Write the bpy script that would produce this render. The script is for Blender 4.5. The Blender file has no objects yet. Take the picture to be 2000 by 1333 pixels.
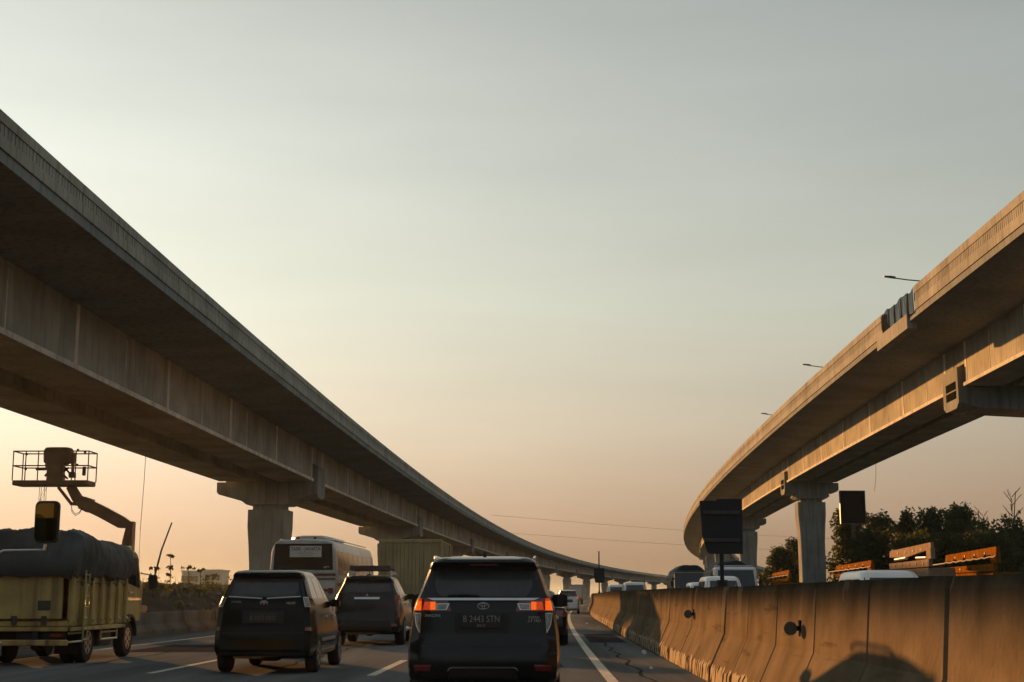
import bpy, math, random
from mathutils import Vector, Matrix
random.seed(7)
R = math.radians
scene = bpy.context.scene
col = scene.collection

# ------------------------------------------------------------------ camera
CAM_H = 1.26
cam_d = bpy.data.cameras.new("camera")
cam_d.lens = 50.0
cam_d.sensor_width = 36.0
cam_d.clip_start = 0.1
cam_d.clip_end = 12000
cam = bpy.data.objects.new("camera", cam_d)
col.objects.link(cam)
cam.location = (0, 0, CAM_H)
cam.rotation_euler = (R(90 + 10.17), 0, R(0.82))
scene.camera = cam

# ------------------------------------------------------------------ sky and sun
SUN_AZ, SUN_EL = 25.0, 7.6          # degrees left of the road's direction, above the horizon
world = bpy.data.worlds.new("World")
scene.world = world
world.use_nodes = True
wn, wl = world.node_tree.nodes, world.node_tree.links
wn.clear()
w_out = wn.new("ShaderNodeOutputWorld")
w_bg = wn.new("ShaderNodeBackground")
w_sky = wn.new("ShaderNodeTexSky")
w_sky.sky_type = 'NISHITA'
w_sky.sun_disc = False
w_sky.sun_elevation = R(SUN_EL)
w_sky.sun_rotation = R(-SUN_AZ)
w_sky.air_density = 1.3
w_sky.dust_density = 7.0
w_sky.ozone_density = 2.0
w_hsv = wn.new("ShaderNodeHueSaturation")
w_hsv.inputs['Saturation'].default_value = 0.4
w_gam = wn.new("ShaderNodeGamma")                 # hazy air evens the sky out
w_gam.inputs['Gamma'].default_value = 0.28
w_tc = wn.new("ShaderNodeTexCoord")
w_sep = wn.new("ShaderNodeSeparateXYZ")
w_ramp = wn.new("ShaderNodeValToRGB")             # warm dust towards the horizon, all the way round
for i, (p_, c_) in enumerate(((0.0, (1.08, 0.71, 0.44)), (0.05, (1.12, 0.81, 0.56)), (0.12, (1.12, 1.00, 0.79)), (0.20, (1.09, 1.13, 0.98)), (0.30, (1.00, 1.07, 1.0)), (0.42, (0.90, 0.97, 0.94)))):
    el_ = w_ramp.color_ramp.elements[i] if i < 2 else w_ramp.color_ramp.elements.new(p_)
    el_.position = p_
    el_.color = (*c_, 1)
w_tint = wn.new("ShaderNodeMix")
w_tint.data_type = 'RGBA'
w_tint.blend_type = 'MULTIPLY'
w_tint.inputs[0].default_value = 1.0
w_mul = wn.new("ShaderNodeVectorMath")
w_mul.operation = 'SCALE'
w_mul.inputs[3].default_value = 3.42
wl.new(w_tc.outputs['Generated'], w_sep.inputs[0])
wl.new(w_sep.outputs[2], w_ramp.inputs[0])
wl.new(w_sky.outputs[0], w_hsv.inputs['Color'])
wl.new(w_hsv.outputs[0], w_gam.inputs[0])
wl.new(w_gam.outputs[0], w_tint.inputs[6])
w_dot = wn.new("ShaderNodeVectorMath")
w_dot.operation = 'DOT_PRODUCT'
w_dot.inputs[1].default_value = (-math.sin(R(SUN_AZ)), math.cos(R(SUN_AZ)), 0.0)
w_side = wn.new("ShaderNodeMapRange")
w_side.interpolation_type = 'SMOOTHSTEP'
w_side.inputs[1].default_value = -0.7
w_side.inputs[2].default_value = 0.7
w_mixs = wn.new("ShaderNodeMix")
w_mixs.data_type = 'RGBA'
w_mixs.inputs[6].default_value = (0.84, 0.95, 1.0, 1)
wl.new(w_tc.outputs['Generated'], w_dot.inputs[0])
wl.new(w_dot.outputs['Value'], w_side.inputs[0])
wl.new(w_side.outputs[0], w_mixs.inputs[0])
wl.new(w_ramp.outputs[0], w_mixs.inputs[7])
w_map = wn.new("ShaderNodeMapping")
w_map.inputs['Scale'].default_value = (1.2, 1.2, 6.0)
w_map.inputs['Rotation'].default_value = (0.12, 0.2, 0.0)
w_noi = wn.new("ShaderNodeTexNoise")
w_noi.inputs['Scale'].default_value = 2.2
w_noi.inputs['Detail'].default_value = 5
w_var = wn.new("ShaderNodeMapRange")
w_var.inputs[1].default_value = 0.3
w_var.inputs[2].default_value = 0.7
w_var.inputs[3].default_value = 0.95
w_var.inputs[4].default_value = 1.065
w_vm = wn.new("ShaderNodeVectorMath")
w_vm.operation = 'SCALE'
wl.new(w_tc.outputs['Generated'], w_map.inputs[0])
wl.new(w_map.outputs[0], w_noi.inputs['Vector'])
wl.new(w_noi.outputs['Fac'], w_var.inputs[0])
wl.new(w_mixs.outputs[2], w_vm.inputs[0])
wl.new(w_var.outputs[0], w_vm.inputs[3])
wl.new(w_vm.outputs[0], w_tint.inputs[7])
wl.new(w_tint.outputs[2], w_mul.inputs[0])
wl.new(w_mul.outputs[0], w_bg.inputs[0])
w_bg.inputs[1].default_value = 0.05
wl.new(w_bg.outputs[0], w_out.inputs[0])

sun_d = bpy.data.lights.new("sun", 'SUN')
sun_d.energy = 5.0
sun_d.angle = R(0.6)
sun_d.color = (1.0, 0.45, 0.14)
sun = bpy.data.objects.new("sun", sun_d)
col.objects.link(sun)
to_sun = Vector((-math.sin(R(SUN_AZ)) * math.cos(R(SUN_EL)), math.cos(R(SUN_AZ)) * math.cos(R(SUN_EL)), math.sin(R(SUN_EL))))
sun.rotation_euler = to_sun.to_track_quat('Z', 'Y').to_euler()
sun.location = (-60, 120, 40)

vs = scene.view_settings
vs.view_transform = 'Standard'
vs.look = 'None'
vs.exposure = 1.0
vs.gamma = 1.0
vs.use_curve_mapping = False
scene.cycles.use_denoising = True
scene.cycles.max_bounces = 6
scene.cycles.volume_bounces = 1
scene.cycles.caustics_reflective = False
scene.cycles.caustics_refractive = False

# ------------------------------------------------------------------ materials
MATS = {}
def pmat(name, base, rough=0.7, metal=0.0, var=0.18, scale=2.0, bump=0.0, bscale=30.0, coat=0.0, spec=0.5, streak=0.0, streak_col=None, emis=None, estr=0.0, squash=None, drips=None, world=False):
    """procedural principled material: noise mottling, optional vertical streaks, optional bump"""
    if name in MATS:
        return MATS[name]
    m = bpy.data.materials.new(name)
    m.use_nodes = True
    nt = m.node_tree
    n, l = nt.nodes, nt.links
    b = n["Principled BSDF"]
    b.inputs['Roughness'].default_value = rough
    b.inputs['Metallic'].default_value = metal
    b.inputs['Specular IOR Level'].default_value = spec
    if coat:
        b.inputs['Coat Weight'].default_value = coat
        b.inputs['Coat Roughness'].default_value = 0.06
    tc = n.new("ShaderNodeTexCoord")
    geo = n.new("ShaderNodeNewGeometry")
    pos = geo.outputs['Position'] if world else tc.outputs['Object']
    nz = n.new("ShaderNodeTexNoise")
    nz.inputs['Scale'].default_value = scale
    nz.inputs['Detail'].default_value = 6
    nz.inputs['Roughness'].default_value = 0.62
    src = pos
    if squash:
        mp = n.new("ShaderNodeMapping")
        mp.inputs['Scale'].default_value = squash
        l.new(src, mp.inputs['Vector'])
        src = mp.outputs[0]
    l.new(src, nz.inputs['Vector'])
    rp = n.new("ShaderNodeValToRGB")
    rp.color_ramp.elements[0].position = 0.3
    rp.color_ramp.elements[1].position = 0.7
    lo = [max(0, c * (1 - var)) for c in base]
    hi = [min(1, c * (1 + var)) for c in base]
    rp.color_ramp.elements[0].color = (*lo, 1)
    rp.color_ramp.elements[1].color = (*hi, 1)
    l.new(nz.outputs['Fac'], rp.inputs[0])
    out = rp.outputs[0]
    if streak:
        mp2 = n.new("ShaderNodeMapping")
        mp2.inputs['Scale'].default_value = (2.2, 2.2, 0.18)
        l.new(pos, mp2.inputs['Vector'])
        nz2 = n.new("ShaderNodeTexNoise")
        nz2.inputs['Scale'].default_value = 2.0
        nz2.inputs['Detail'].default_value = 5
        l.new(mp2.outputs[0], nz2.inputs['Vector'])
        rp2 = n.new("ShaderNodeValToRGB")
        rp2.color_ramp.elements[0].position = 0.48
        rp2.color_ramp.elements[1].position = 0.66
        rp2.color_ramp.elements[0].color = (0, 0, 0, 1)
        rp2.color_ramp.elements[1].color = (streak, streak, streak, 1)
        l.new(nz2.outputs['Fac'], rp2.inputs[0])
        mx = n.new("ShaderNodeMix")
        mx.data_type = 'RGBA'
        l.new(rp2.outputs[0], mx.inputs[0])
        l.new(out, mx.inputs[6])
        mx.inputs[7].default_value = (*(streak_col or [c * 0.45 for c in base]), 1)
        out = mx.outputs[2]
    if drips:
        mp3 = n.new("ShaderNodeMapping"); mp3.inputs['Scale'].default_value = (5.0, 5.0, 0.5); mp3.inputs['Location'].default_value = (3, 7, 0)
        l.new(pos, mp3.inputs['Vector'])
        nz3 = n.new("ShaderNodeTexNoise"); nz3.inputs['Scale'].default_value = 1.6; nz3.inputs['Detail'].default_value = 7
        l.new(mp3.outputs[0], nz3.inputs['Vector'])
        rp3 = n.new("ShaderNodeValToRGB"); rp3.color_ramp.elements[0].position = 0.66; rp3.color_ramp.elements[1].position = 0.70
        rp3.color_ramp.elements[0].color = (0, 0, 0, 1); rp3.color_ramp.elements[1].color = (0.8, 0.8, 0.8, 1)
        l.new(nz3.outputs['Fac'], rp3.inputs[0])
        mx3 = n.new("ShaderNodeMix"); mx3.data_type = 'RGBA'
        l.new(rp3.outputs[0], mx3.inputs[0]); l.new(out, mx3.inputs[6]); mx3.inputs[7].default_value = (*drips, 1)
        out = mx3.outputs[2]
    l.new(out, b.inputs['Base Color'])
    if bump:
        nb = n.new("ShaderNodeTexNoise")
        nb.inputs['Scale'].default_value = bscale
        nb.inputs['Detail'].default_value = 4
        l.new(pos, nb.inputs['Vector'])
        bp = n.new("ShaderNodeBump")
        bp.inputs['Strength'].default_value = bump
        bp.inputs['Distance'].default_value = 0.02
        l.new(nb.outputs['Fac'], bp.inputs['Height'])
        l.new(bp.outputs[0], b.inputs['Normal'])
    if emis:
        b.inputs['Emission Color'].default_value = (*emis, 1)
        b.inputs['Emission Strength'].default_value = estr
    MATS[name] = m
    return m

M_conc = pmat("bridge_concrete", (0.25, 0.265, 0.245), 0.88, var=0.2, scale=0.35, streak=0.45, bump=0.08, bscale=6, spec=0.0, world=True)
M_conc_l = pmat("bridge_concrete_pale", (0.345, 0.345, 0.295), 0.88, var=0.24, scale=0.45, streak=0.5, streak_col=(0.16, 0.155, 0.125), bump=0.1, bscale=6, spec=0.0, world=True)
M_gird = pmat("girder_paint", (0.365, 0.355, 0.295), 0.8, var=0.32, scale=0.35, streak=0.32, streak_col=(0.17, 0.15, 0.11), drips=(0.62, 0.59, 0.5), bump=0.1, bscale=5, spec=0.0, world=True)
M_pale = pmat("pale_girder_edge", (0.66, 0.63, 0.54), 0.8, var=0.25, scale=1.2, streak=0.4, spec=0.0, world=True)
M_pier = pmat("pier_concrete", (0.29, 0.30, 0.275), 0.9, var=0.2, scale=0.5, streak=0.5, bump=0.1, bscale=7, spec=0.0, world=True)
M_asph = pmat("asphalt", (0.13, 0.135, 0.13), 0.85, var=0.38, scale=0.8, bump=0.12, bscale=60, spec=0.0, squash=(1.0, 0.06, 1), drips=None)
M_soil = pmat("soil", (0.085, 0.080, 0.066), 0.95, var=0.4, scale=0.3, bump=0.6, bscale=4, spec=0.0)
M_rub = pmat("rubble", (0.15, 0.128, 0.10), 0.95, var=0.3, scale=1.0, bump=0.5, bscale=8, spec=0.0)
M_line = pmat("road_paint", (0.55, 0.51, 0.40), 0.8, var=0.3, scale=6.0, bump=0.1, spec=0.0)
M_black = pmat("black_plastic", (0.016, 0.0165, 0.0165), 0.6, var=0.2, scale=8, spec=0.4)
M_net = pmat("dull_black", (0.013, 0.015, 0.012), 0.95, var=0.3, scale=6, spec=0.0)
M_tyre = pmat("tyre_rubber", (0.022, 0.021, 0.02), 0.85, var=0.2, scale=10, spec=0.25)
M_rim = pmat("wheel_rim", (0.32, 0.31, 0.29), 0.4, 0.8, var=0.2, scale=8)
M_glass = pmat("tinted_glass", (0.012, 0.012, 0.013), 0.08, var=0.2, scale=4, spec=0.6)
M_glass2 = pmat("rear_glass", (0.035, 0.035, 0.036), 0.22, var=0.25, scale=3, spec=0.5)
M_sglass = pmat("side_glass", (0.012, 0.012, 0.013), 0.06, var=0.2, scale=4, spec=0.6)
M_sglass.node_tree.nodes["Principled BSDF"].inputs["IOR"].default_value = 3.6
M_chrome = pmat("chrome", (0.55, 0.55, 0.54), 0.3, 1.0, var=0.06, scale=10)
M_badge = pmat("badge_silver", (0.42, 0.42, 0.41), 0.4, 0.3, var=0.05, scale=10)
M_dark = pmat("black_paint", (0.013, 0.0135, 0.0135), 0.16, var=0.25, scale=2.5, coat=0.0, spec=0.3)
M_dark2 = pmat("dark_green_black_paint", (0.010, 0.0125, 0.0105), 0.14, var=0.25, scale=2.5, coat=0.0, spec=0.12)
M_silver = pmat("silver_paint", (0.42, 0.42, 0.41), 0.35, 0.4, var=0.1, scale=2.5, coat=0.6)
M_white = pmat("white_paint", (0.66, 0.66, 0.63), 0.35, var=0.1, scale=2.0, coat=0.5)
M_cream = pmat("bus_white", (0.46, 0.46, 0.43), 0.42, var=0.14, scale=1.5, coat=0.3, streak=0.3)
M_yel = pmat("ochre_truck_paint", (0.44, 0.32, 0.115), 0.55, var=0.32, scale=1.1, coat=0.0, streak=0.7, streak_col=(0.14, 0.095, 0.045), drips=(0.09, 0.06, 0.035), spec=0.3)
M_yel2 = pmat("yellow_green_paint", (0.36, 0.31, 0.10), 0.4, var=0.15, scale=1.5, coat=0.5)
M_tarp = pmat("tarpaulin", (0.042, 0.053, 0.056), 0.75, var=0.35, scale=1.2, bump=0.7, bscale=5, spec=0.3)
M_orange = pmat("orange_machine_paint", (0.27, 0.105, 0.016), 0.6, var=0.3, scale=2.0, streak=0.4, spec=0.0)
M_beige = pmat("beige_machine_paint", (0.34, 0.245, 0.155), 0.65, var=0.2, scale=2.0, streak=0.3, spec=0.0)
M_steel = pmat("dark_steel", (0.07, 0.06, 0.05), 0.55, 0.5, var=0.3, scale=4)
M_boom = pmat("boom_paint", (0.17, 0.10, 0.05), 0.55, var=0.25, scale=2.5, spec=0.3)
M_leaf = pmat("foliage", (0.024, 0.040, 0.015), 0.75, var=0.5, scale=0.7, spec=0.2)
M_leaf2 = pmat("foliage_olive", (0.036, 0.050, 0.02), 0.75, var=0.5, scale=0.7, spec=0.2)
for lm_, tcol in ((M_leaf, (0.07, 0.085, 0.02)), (M_leaf2, (0.11, 0.11, 0.03))):
    nt_ = lm_.node_tree
    tr = nt_.nodes.new("ShaderNodeBsdfTranslucent"); tr.inputs[0].default_value = (*tcol, 1)
    ms = nt_.nodes.new("ShaderNodeMixShader"); ms.inputs[0].default_value = 0.35
    mo = [q for q in nt_.nodes if q.type == 'OUTPUT_MATERIAL'][0]
    nt_.links.new(nt_.nodes["Principled BSDF"].outputs[0], ms.inputs[1]); nt_.links.new(tr.outputs[0], ms.inputs[2]); nt_.links.new(ms.outputs[0], mo.inputs[0])
M_bark = pmat("bark", (0.07, 0.052, 0.035), 0.9, var=0.3, scale=3, spec=0.1)
M_wood = pmat("truck_box_panels", (0.33, 0.27, 0.14), 0.75, var=0.25, scale=1.0, streak=0.5, spec=0.25)
M_red = pmat("red_lens", (0.16, 0.012, 0.006), 0.2, var=0.15, scale=20, coat=0.6)
M_amber = pmat("lit_amber_lens", (0.35, 0.05, 0.006), 0.3, var=0.6, scale=38, emis=(1.0, 0.13, 0.0), estr=0.42)
M_redlit = pmat("lit_red_lens", (0.5, 0.06, 0.01), 0.3, var=0.6, scale=45, emis=(1.0, 0.07, 0.002), estr=0.17)
M_clear = pmat("clear_lens", (0.20, 0.20, 0.19), 0.2, 0.2, var=0.5, scale=30, coat=0.6)
M_plate = pmat("plate_black", (0.014, 0.014, 0.014), 0.5, var=0.1, scale=8)
M_paper = pmat("sign_paper", (0.52, 0.53, 0.50), 0.7, var=0.08, scale=3)
M_ink = pmat("sign_ink", (0.06, 0.06, 0.06), 0.7, var=0.1, scale=3)
M_plate_t = pmat("plate_text", (0.27, 0.27, 0.26), 0.6, var=0.1, scale=8)
M_brown = pmat("bus_brown_stripe", (0.13, 0.06, 0.035), 0.45, var=0.15, scale=3)
M_refl = pmat("reflector_face", (0.10, 0.105, 0.085), 0.8, var=0.2, scale=9, spec=0.05)
M_litter = pmat("litter", (0.7, 0.68, 0.62), 0.7, var=0.2, scale=9)
M_bldg = pmat("far_building", (0.40, 0.35, 0.28), 0.9, var=0.15, scale=0.2)
M_mirror = pmat("mirror_glass", (0.03, 0.034, 0.026), 0.03, 1.0, var=0.03, scale=4)

def barrier_material():
    m = bpy.data.materials.new("barrier_concrete")
    m.use_nodes = True
    n, l = m.node_tree.nodes, m.node_tree.links
    b = n["Principled BSDF"]
    b.inputs['Roughness'].default_value = 0.9
    b.inputs['Specular IOR Level'].default_value = 0.0
    tc = n.new("ShaderNodeTexCoord")
    oi = n.new("ShaderNodeObjectInfo")
    add = n.new("ShaderNodeVectorMath"); add.operation = 'ADD'
    sc = n.new("ShaderNodeVectorMath"); sc.operation = 'SCALE'
    comb = n.new("ShaderNodeCombineXYZ")
    l.new(oi.outputs['Random'], comb.inputs[0]); l.new(oi.outputs['Random'], comb.inputs[1])
    l.new(comb.outputs[0], sc.inputs[0]); sc.inputs[3].default_value = 57.0
    l.new(tc.outputs['Object'], add.inputs[0]); l.new(sc.outputs[0], add.inputs[1])
    def noise(scale, detail=6, mapping=None):
        z = n.new("ShaderNodeTexNoise"); z.inputs['Scale'].default_value = scale; z.inputs['Detail'].default_value = detail
        src = add.outputs[0]
        if mapping:
            mp = n.new("ShaderNodeMapping"); mp.inputs['Scale'].default_value = mapping
            l.new(src, mp.inputs[0]); src = mp.outputs[0]
        l.new(src, z.inputs['Vector'])
        return z.outputs['Fac']
    def ramp(fac, p0, p1, c0, c1):
        r = n.new("ShaderNodeValToRGB")
        r.color_ramp.elements[0].position = p0; r.color_ramp.elements[1].position = p1
        r.color_ramp.elements[0].color = (*c0, 1); r.color_ramp.elements[1].color = (*c1, 1)
        l.new(fac, r.inputs[0]); return r.outputs[0]
    def mix(fac, a, c):
        x = n.new("ShaderNodeMix"); x.data_type = 'RGBA'
        l.new(fac, x.inputs[0]); l.new(a, x.inputs[6])
        if isinstance(c, tuple): x.inputs[7].default_value = (*c, 1)
        else: l.new(c, x.inputs[7])
        return x.outputs[2]
    def math_(op, a, bb):
        x = n.new("ShaderNodeMath"); x.operation = op
        for i, v in enumerate((a, bb)):
            if isinstance(v, (int, float)): x.inputs[i].default_value = v
            else: l.new(v, x.inputs[i])
        return x.outputs[0]
    sep = n.new("ShaderNodeSeparateXYZ"); l.new(tc.outputs['Object'], sep.inputs[0])
    z = sep.outputs[2]
    base = ramp(noise(1.6), 0.3, 0.72, (0.125, 0.097, 0.06), (0.215, 0.165, 0.108))
    # darker towards the top edge, its border broken by streaky noise
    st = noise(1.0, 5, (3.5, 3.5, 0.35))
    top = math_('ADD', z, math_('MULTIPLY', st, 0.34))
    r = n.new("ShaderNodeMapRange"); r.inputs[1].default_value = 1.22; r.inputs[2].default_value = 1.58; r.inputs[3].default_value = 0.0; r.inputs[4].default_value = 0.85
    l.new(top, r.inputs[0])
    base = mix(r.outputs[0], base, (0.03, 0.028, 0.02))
    # worn cream paint on the foot
    ft = math_('ADD', z, math_('MULTIPLY', noise(2.5, 6, (1.5, 1.5, 0.6)), 0.30))
    r2 = n.new("ShaderNodeMapRange"); r2.inputs[1].default_value = 0.40; r2.inputs[2].default_value = 0.385; r2.inputs[3].default_value = 0.0; r2.inputs[4].default_value = 1.0
    l.new(ft, r2.inputs[0])
    worn = ramp(noise(3.0, 6, (2.0, 2.0, 0.7)), 0.50, 0.54, (0, 0, 0), (1, 1, 1))
    paint = mix(worn, ramp(noise(5.0), 0.3, 0.7, (0.36, 0.30, 0.20), (0.44, 0.37, 0.26)), (0.05, 0.035, 0.024))
    base = mix(r2.outputs[0], base, paint)
    scuff = ramp(noise(1.3, 7, (1.0, 0.35, 5.0)), 0.62, 0.70, (0, 0, 0), (0.5, 0.5, 0.5))
    base = mix(scuff, base, (0.04, 0.034, 0.026))
    pale = ramp(noise(0.9, 8, (1.4, 1.4, 0.6)), 0.63, 0.66, (0, 0, 0), (0.5, 0.5, 0.5))
    base = mix(pale, base, (0.23, 0.185, 0.13))
    l.new(base, b.inputs['Base Color'])
    bp = n.new("ShaderNodeBump"); bp.inputs['Strength'].default_value = 0.35; bp.inputs['Distance'].default_value = 0.02
    l.new(noise(14.0, 6), bp.inputs['Height']); l.new(bp.outputs[0], b.inputs['Normal'])
    return m
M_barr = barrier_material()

# ------------------------------------------------------------------ mesh helpers
class MB:
    def __init__(s):
        s.v, s.f = [], []
    def add(s, vs_, fs):
        o = len(s.v)
        s.v += [tuple(p) for p in vs_]
        s.f += [tuple(i + o for i in f) for f in fs]
        return s
    def box(s, x0, x1, y0, y1, z0, z1):
        p = [(x0, y0, z0), (x1, y0, z0), (x1, y1, z0), (x0, y1, z0), (x0, y0, z1), (x1, y0, z1), (x1, y1, z1), (x0, y1, z1)]
        return s.add(p, [(3, 2, 1, 0), (4, 5, 6, 7), (0, 1, 5, 4), (1, 2, 6, 5), (2, 3, 7, 6), (3, 0, 4, 7)])
    def cbox(s, x0, x1, y0, y1, z0, z1, c=0.03):
        """box with chamfered vertical and horizontal edges (three stacked octagons)"""
        def ring(i, z):
            a0, a1, b0, b1 = x0 + i, x1 - i, y0 + i, y1 - i
            return [(a0 + c, b0, z), (a1 - c, b0, z), (a1, b0 + c, z), (a1, b1 - c, z), (a1 - c, b1, z), (a0 + c, b1, z), (a0, b1 - c, z), (a0, b0 + c, z)]
        return s.rings([ring(c, z0), ring(0, z0 + c), ring(0, z1 - c), ring(c, z1)])
    def rings(s, rs, close=True):
        n = len(rs[0])
        vs_ = [p for r in rs for p in r]
        fs = []
        for k in range(len(rs) - 1):
            for i in range(n):
                j = (i + 1) % n
                fs.append((k * n + i, k * n + j, (k + 1) * n + j, (k + 1) * n + i))
        if close:
            fs.append(tuple(range(n - 1, -1, -1)))
            fs.append(tuple((len(rs) - 1) * n + i for i in range(n)))
        return s.add(vs_, fs)
    def tube(s, pts, r, n=6, r1=None):
        pts = [Vector(p) for p in pts]
        rs = []
        for i, p in enumerate(pts):
            d = (pts[min(i + 1, len(pts) - 1)] - pts[max(i - 1, 0)])
            if d.length < 1e-6: d = Vector((0, 0, 1))
            d.normalize()
            a = d.cross(Vector((0, 0, 1)))
            if a.length < 1e-3: a = d.cross(Vector((1, 0, 0)))
            a.normalize(); b = d.cross(a)
            rr = r if r1 is None else r + (r1 - r) * i / max(1, len(pts) - 1)
            rs.append([p + (a * math.cos(2 * math.pi * k / n) + b * math.sin(2 * math.pi * k / n)) * rr for k in range(n)])
        return s.rings(rs)
    def prism(s, poly, axis, a0, a1):
        """poly in the plane across axis ('x': (y,z), 'y': (x,z), 'z': (x,y))"""
        def P(p, t):
            return (t, p[0], p[1]) if axis == 'x' else ((p[0], t, p[1]) if axis == 'y' else (p[0], p[1], t))
        return s.rings([[P(p, a0) for p in poly], [P(p, a1) for p in poly]])
    def grid(s, rows):
        n = len(rows[0])
        vs_ = [p for r in rows for p in r]
        return s.add(vs_, [(k * n + i, k * n + i + 1, (k + 1) * n + i + 1, (k + 1) * n + i) for k in range(len(rows) - 1) for i in range(n - 1)])
    def mesh(s, name, mat, smooth=False):
        me = bpy.data.meshes.new(name)
        me.from_pydata(s.v, [], s.f)
        me.materials.append(mat)
        import bmesh
        bm = bmesh.new(); bm.from_mesh(me)
        bmesh.ops.recalc_face_normals(bm, faces=bm.faces)
        bm.to_mesh(me); bm.free()
        if smooth:
            me.polygons.foreach_set('use_smooth', [True] * len(me.polygons))
            me.set_sharp_from_angle(angle=R(smooth if smooth is not True else 40))
        me.update()
        return me
    def build(s, name, mat, parent=None, loc=(0, 0, 0), rz=0.0, smooth=False):
        return link(name, s.mesh(name, mat, smooth), parent, loc, rz)

def link(name, me, parent=None, loc=(0, 0, 0), rz=0.0):
    o = bpy.data.objects.new(name, me)
    col.objects.link(o)
    o.location = loc
    o.rotation_euler = (0, 0, rz)
    if parent: o.parent = parent
    return o
def empty(name, loc=(0, 0, 0), rz=0.0, parent=None):
    o = bpy.data.objects.new(name, None)
    col.objects.link(o)
    o.location = loc; o.rotation_euler = (0, 0, rz)
    o.empty_display_size = 0.3
    if parent: o.parent = parent
    return o
def tag(o, label, cat, group=None):
    o['label'] = label; o['category'] = cat
    if group: o['group'] = group
    return o
def struct(o):
    o['kind'] = 'structure'; return o
def text_mesh(txt, size, mat, depth=0.004, bold=0.0, name="lettering", shear=0.0):
    """text in the XZ plane facing -Y, centred on the origin"""
    cu = bpy.data.curves.new(name, 'FONT')
    cu.body = txt; cu.size = size; cu.extrude = depth; cu.offset = bold; cu.shear = shear
    cu.align_x = 'CENTER'; cu.align_y = 'CENTER'; cu.resolution_u = 3
    t = bpy.data.objects.new(name, cu); col.objects.link(t)
    dg = bpy.context.evaluated_depsgraph_get()
    me = bpy.data.meshes.new_from_object(t.evaluated_get(dg))
    bpy.data.objects.remove(t); bpy.data.curves.remove(cu)
    me.transform(Matrix.Rotation(R(90), 4, 'X'))
    me.materials.clear(); me.materials.append(mat)
    return me

# ------------------------------------------------------------------ alignment of the motorway (straight, then bending right)
def along(s, u, rad=3300.0, d0=5.0):
    if s <= d0: return Vector((u, s, 0)), 0.0
    t = (s - d0) / rad
    return Vector((rad * (1 - math.cos(t)) + u * math.cos(t), d0 + rad * math.sin(t) - u * math.sin(t), 0)), t
def sweep(mb, poly, s0, s1, step, fn, closed=True):
    n = max(1, int(math.ceil((s1 - s0) / step)))
    rs = []
    for i in range(n + 1):
        s = s0 + (s1 - s0) * i / n
        rs.append([tuple(fn(s, u)[0] + Vector((0, 0, z))) for u, z in poly])
    if closed: mb.rings(rs)
    else: mb.grid(rs)
    return mb

# ------------------------------------------------------------------ ground, roads, markings
def build_ground():
    mb = MB()
    xs = [-3000, -800, -200, -60, 0, 60, 200, 800, 3000]
    ys = [-1500, -300, -60, 0, 60, 150, 300, 600, 1200, 3000, 4500]
    mb.grid([[(x, y, -0.06) for x in xs] for y in ys])
    struct(mb.build("ground", M_soil))
    rd = MB()
    sweep(rd, [(u, 0.0) for u in (-12.45, -8, -4, 0, 2.2, 3.7)], -60, 900, 6, along, False)
    road = struct(rd.build("road", M_asph))
    rd = MB()
    sweep(rd, [(u, 0.0) for u in (3.7, 7, 11, 15.5)], -60, 900, 6, along, False)
    struct(rd.build("opposing_road", M_asph))
    def strip(name, u, w, s0, s1):
        b = MB()
        sweep(b, [(u - w / 2, 0.004), (u + w / 2, 0.004)], s0, s1, 4, along, False)
        b.build(name, M_line, road)
    strip("edge_line", 1.15, 0.17, -20, 420)
    strip("edge_line", -10.5, 0.17, -20, 420)
    for u, off in ((-2.65, 0.0), (-6.4, 0.6)):
        s = 23.4 + off - 3 * 13.0
        while s < 320:
            strip("lane_dash", u, 0.15, s, s + 5.6)
            s += 13.0
    tar = pmat("tar_patch", (0.045, 0.045, 0.043), 0.8, var=0.25, scale=3, spec=0.0)
    rnd = random.Random(21)
    for (u, s, w, l_) in ((-1.9, 24, 0.03, 14), (0.4, 26, 0.025, 10), (-4.6, 26, 0.03, 16), (-8.4, 27, 0.03, 20), (1.75, 21, 0.03, 24)):
        pts_l, pts_r = [], []
        b = MB(); rows = []
        for i in range(int(l_ / 0.5)):
            ss = s + i * 0.5; uu = u + 0.06 * math.sin(i * 0.9) + rnd.uniform(-0.03, 0.03); ww = w * rnd.uniform(0.5, 1.2)
            rows.append([tuple(along(ss, uu - ww)[0] + Vector((0, 0, 0.004))), tuple(along(ss, uu + ww)[0] + Vector((0, 0, 0.004)))])
        b.grid(rows); b.build("tar_seam", tar, road)
    for (u, s, w, l_) in ((-1.2, 39, 1.5, 6), (-8.3, 33, 1.3, 5), (1.9, 40, 0.5, 9)):
        b = MB(); sweep(b, [(u - w, 0.004), (u + w, 0.004)], s, s + l_, 2, along, False); b.build("tar_patch", tar, road)
build_ground()

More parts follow.
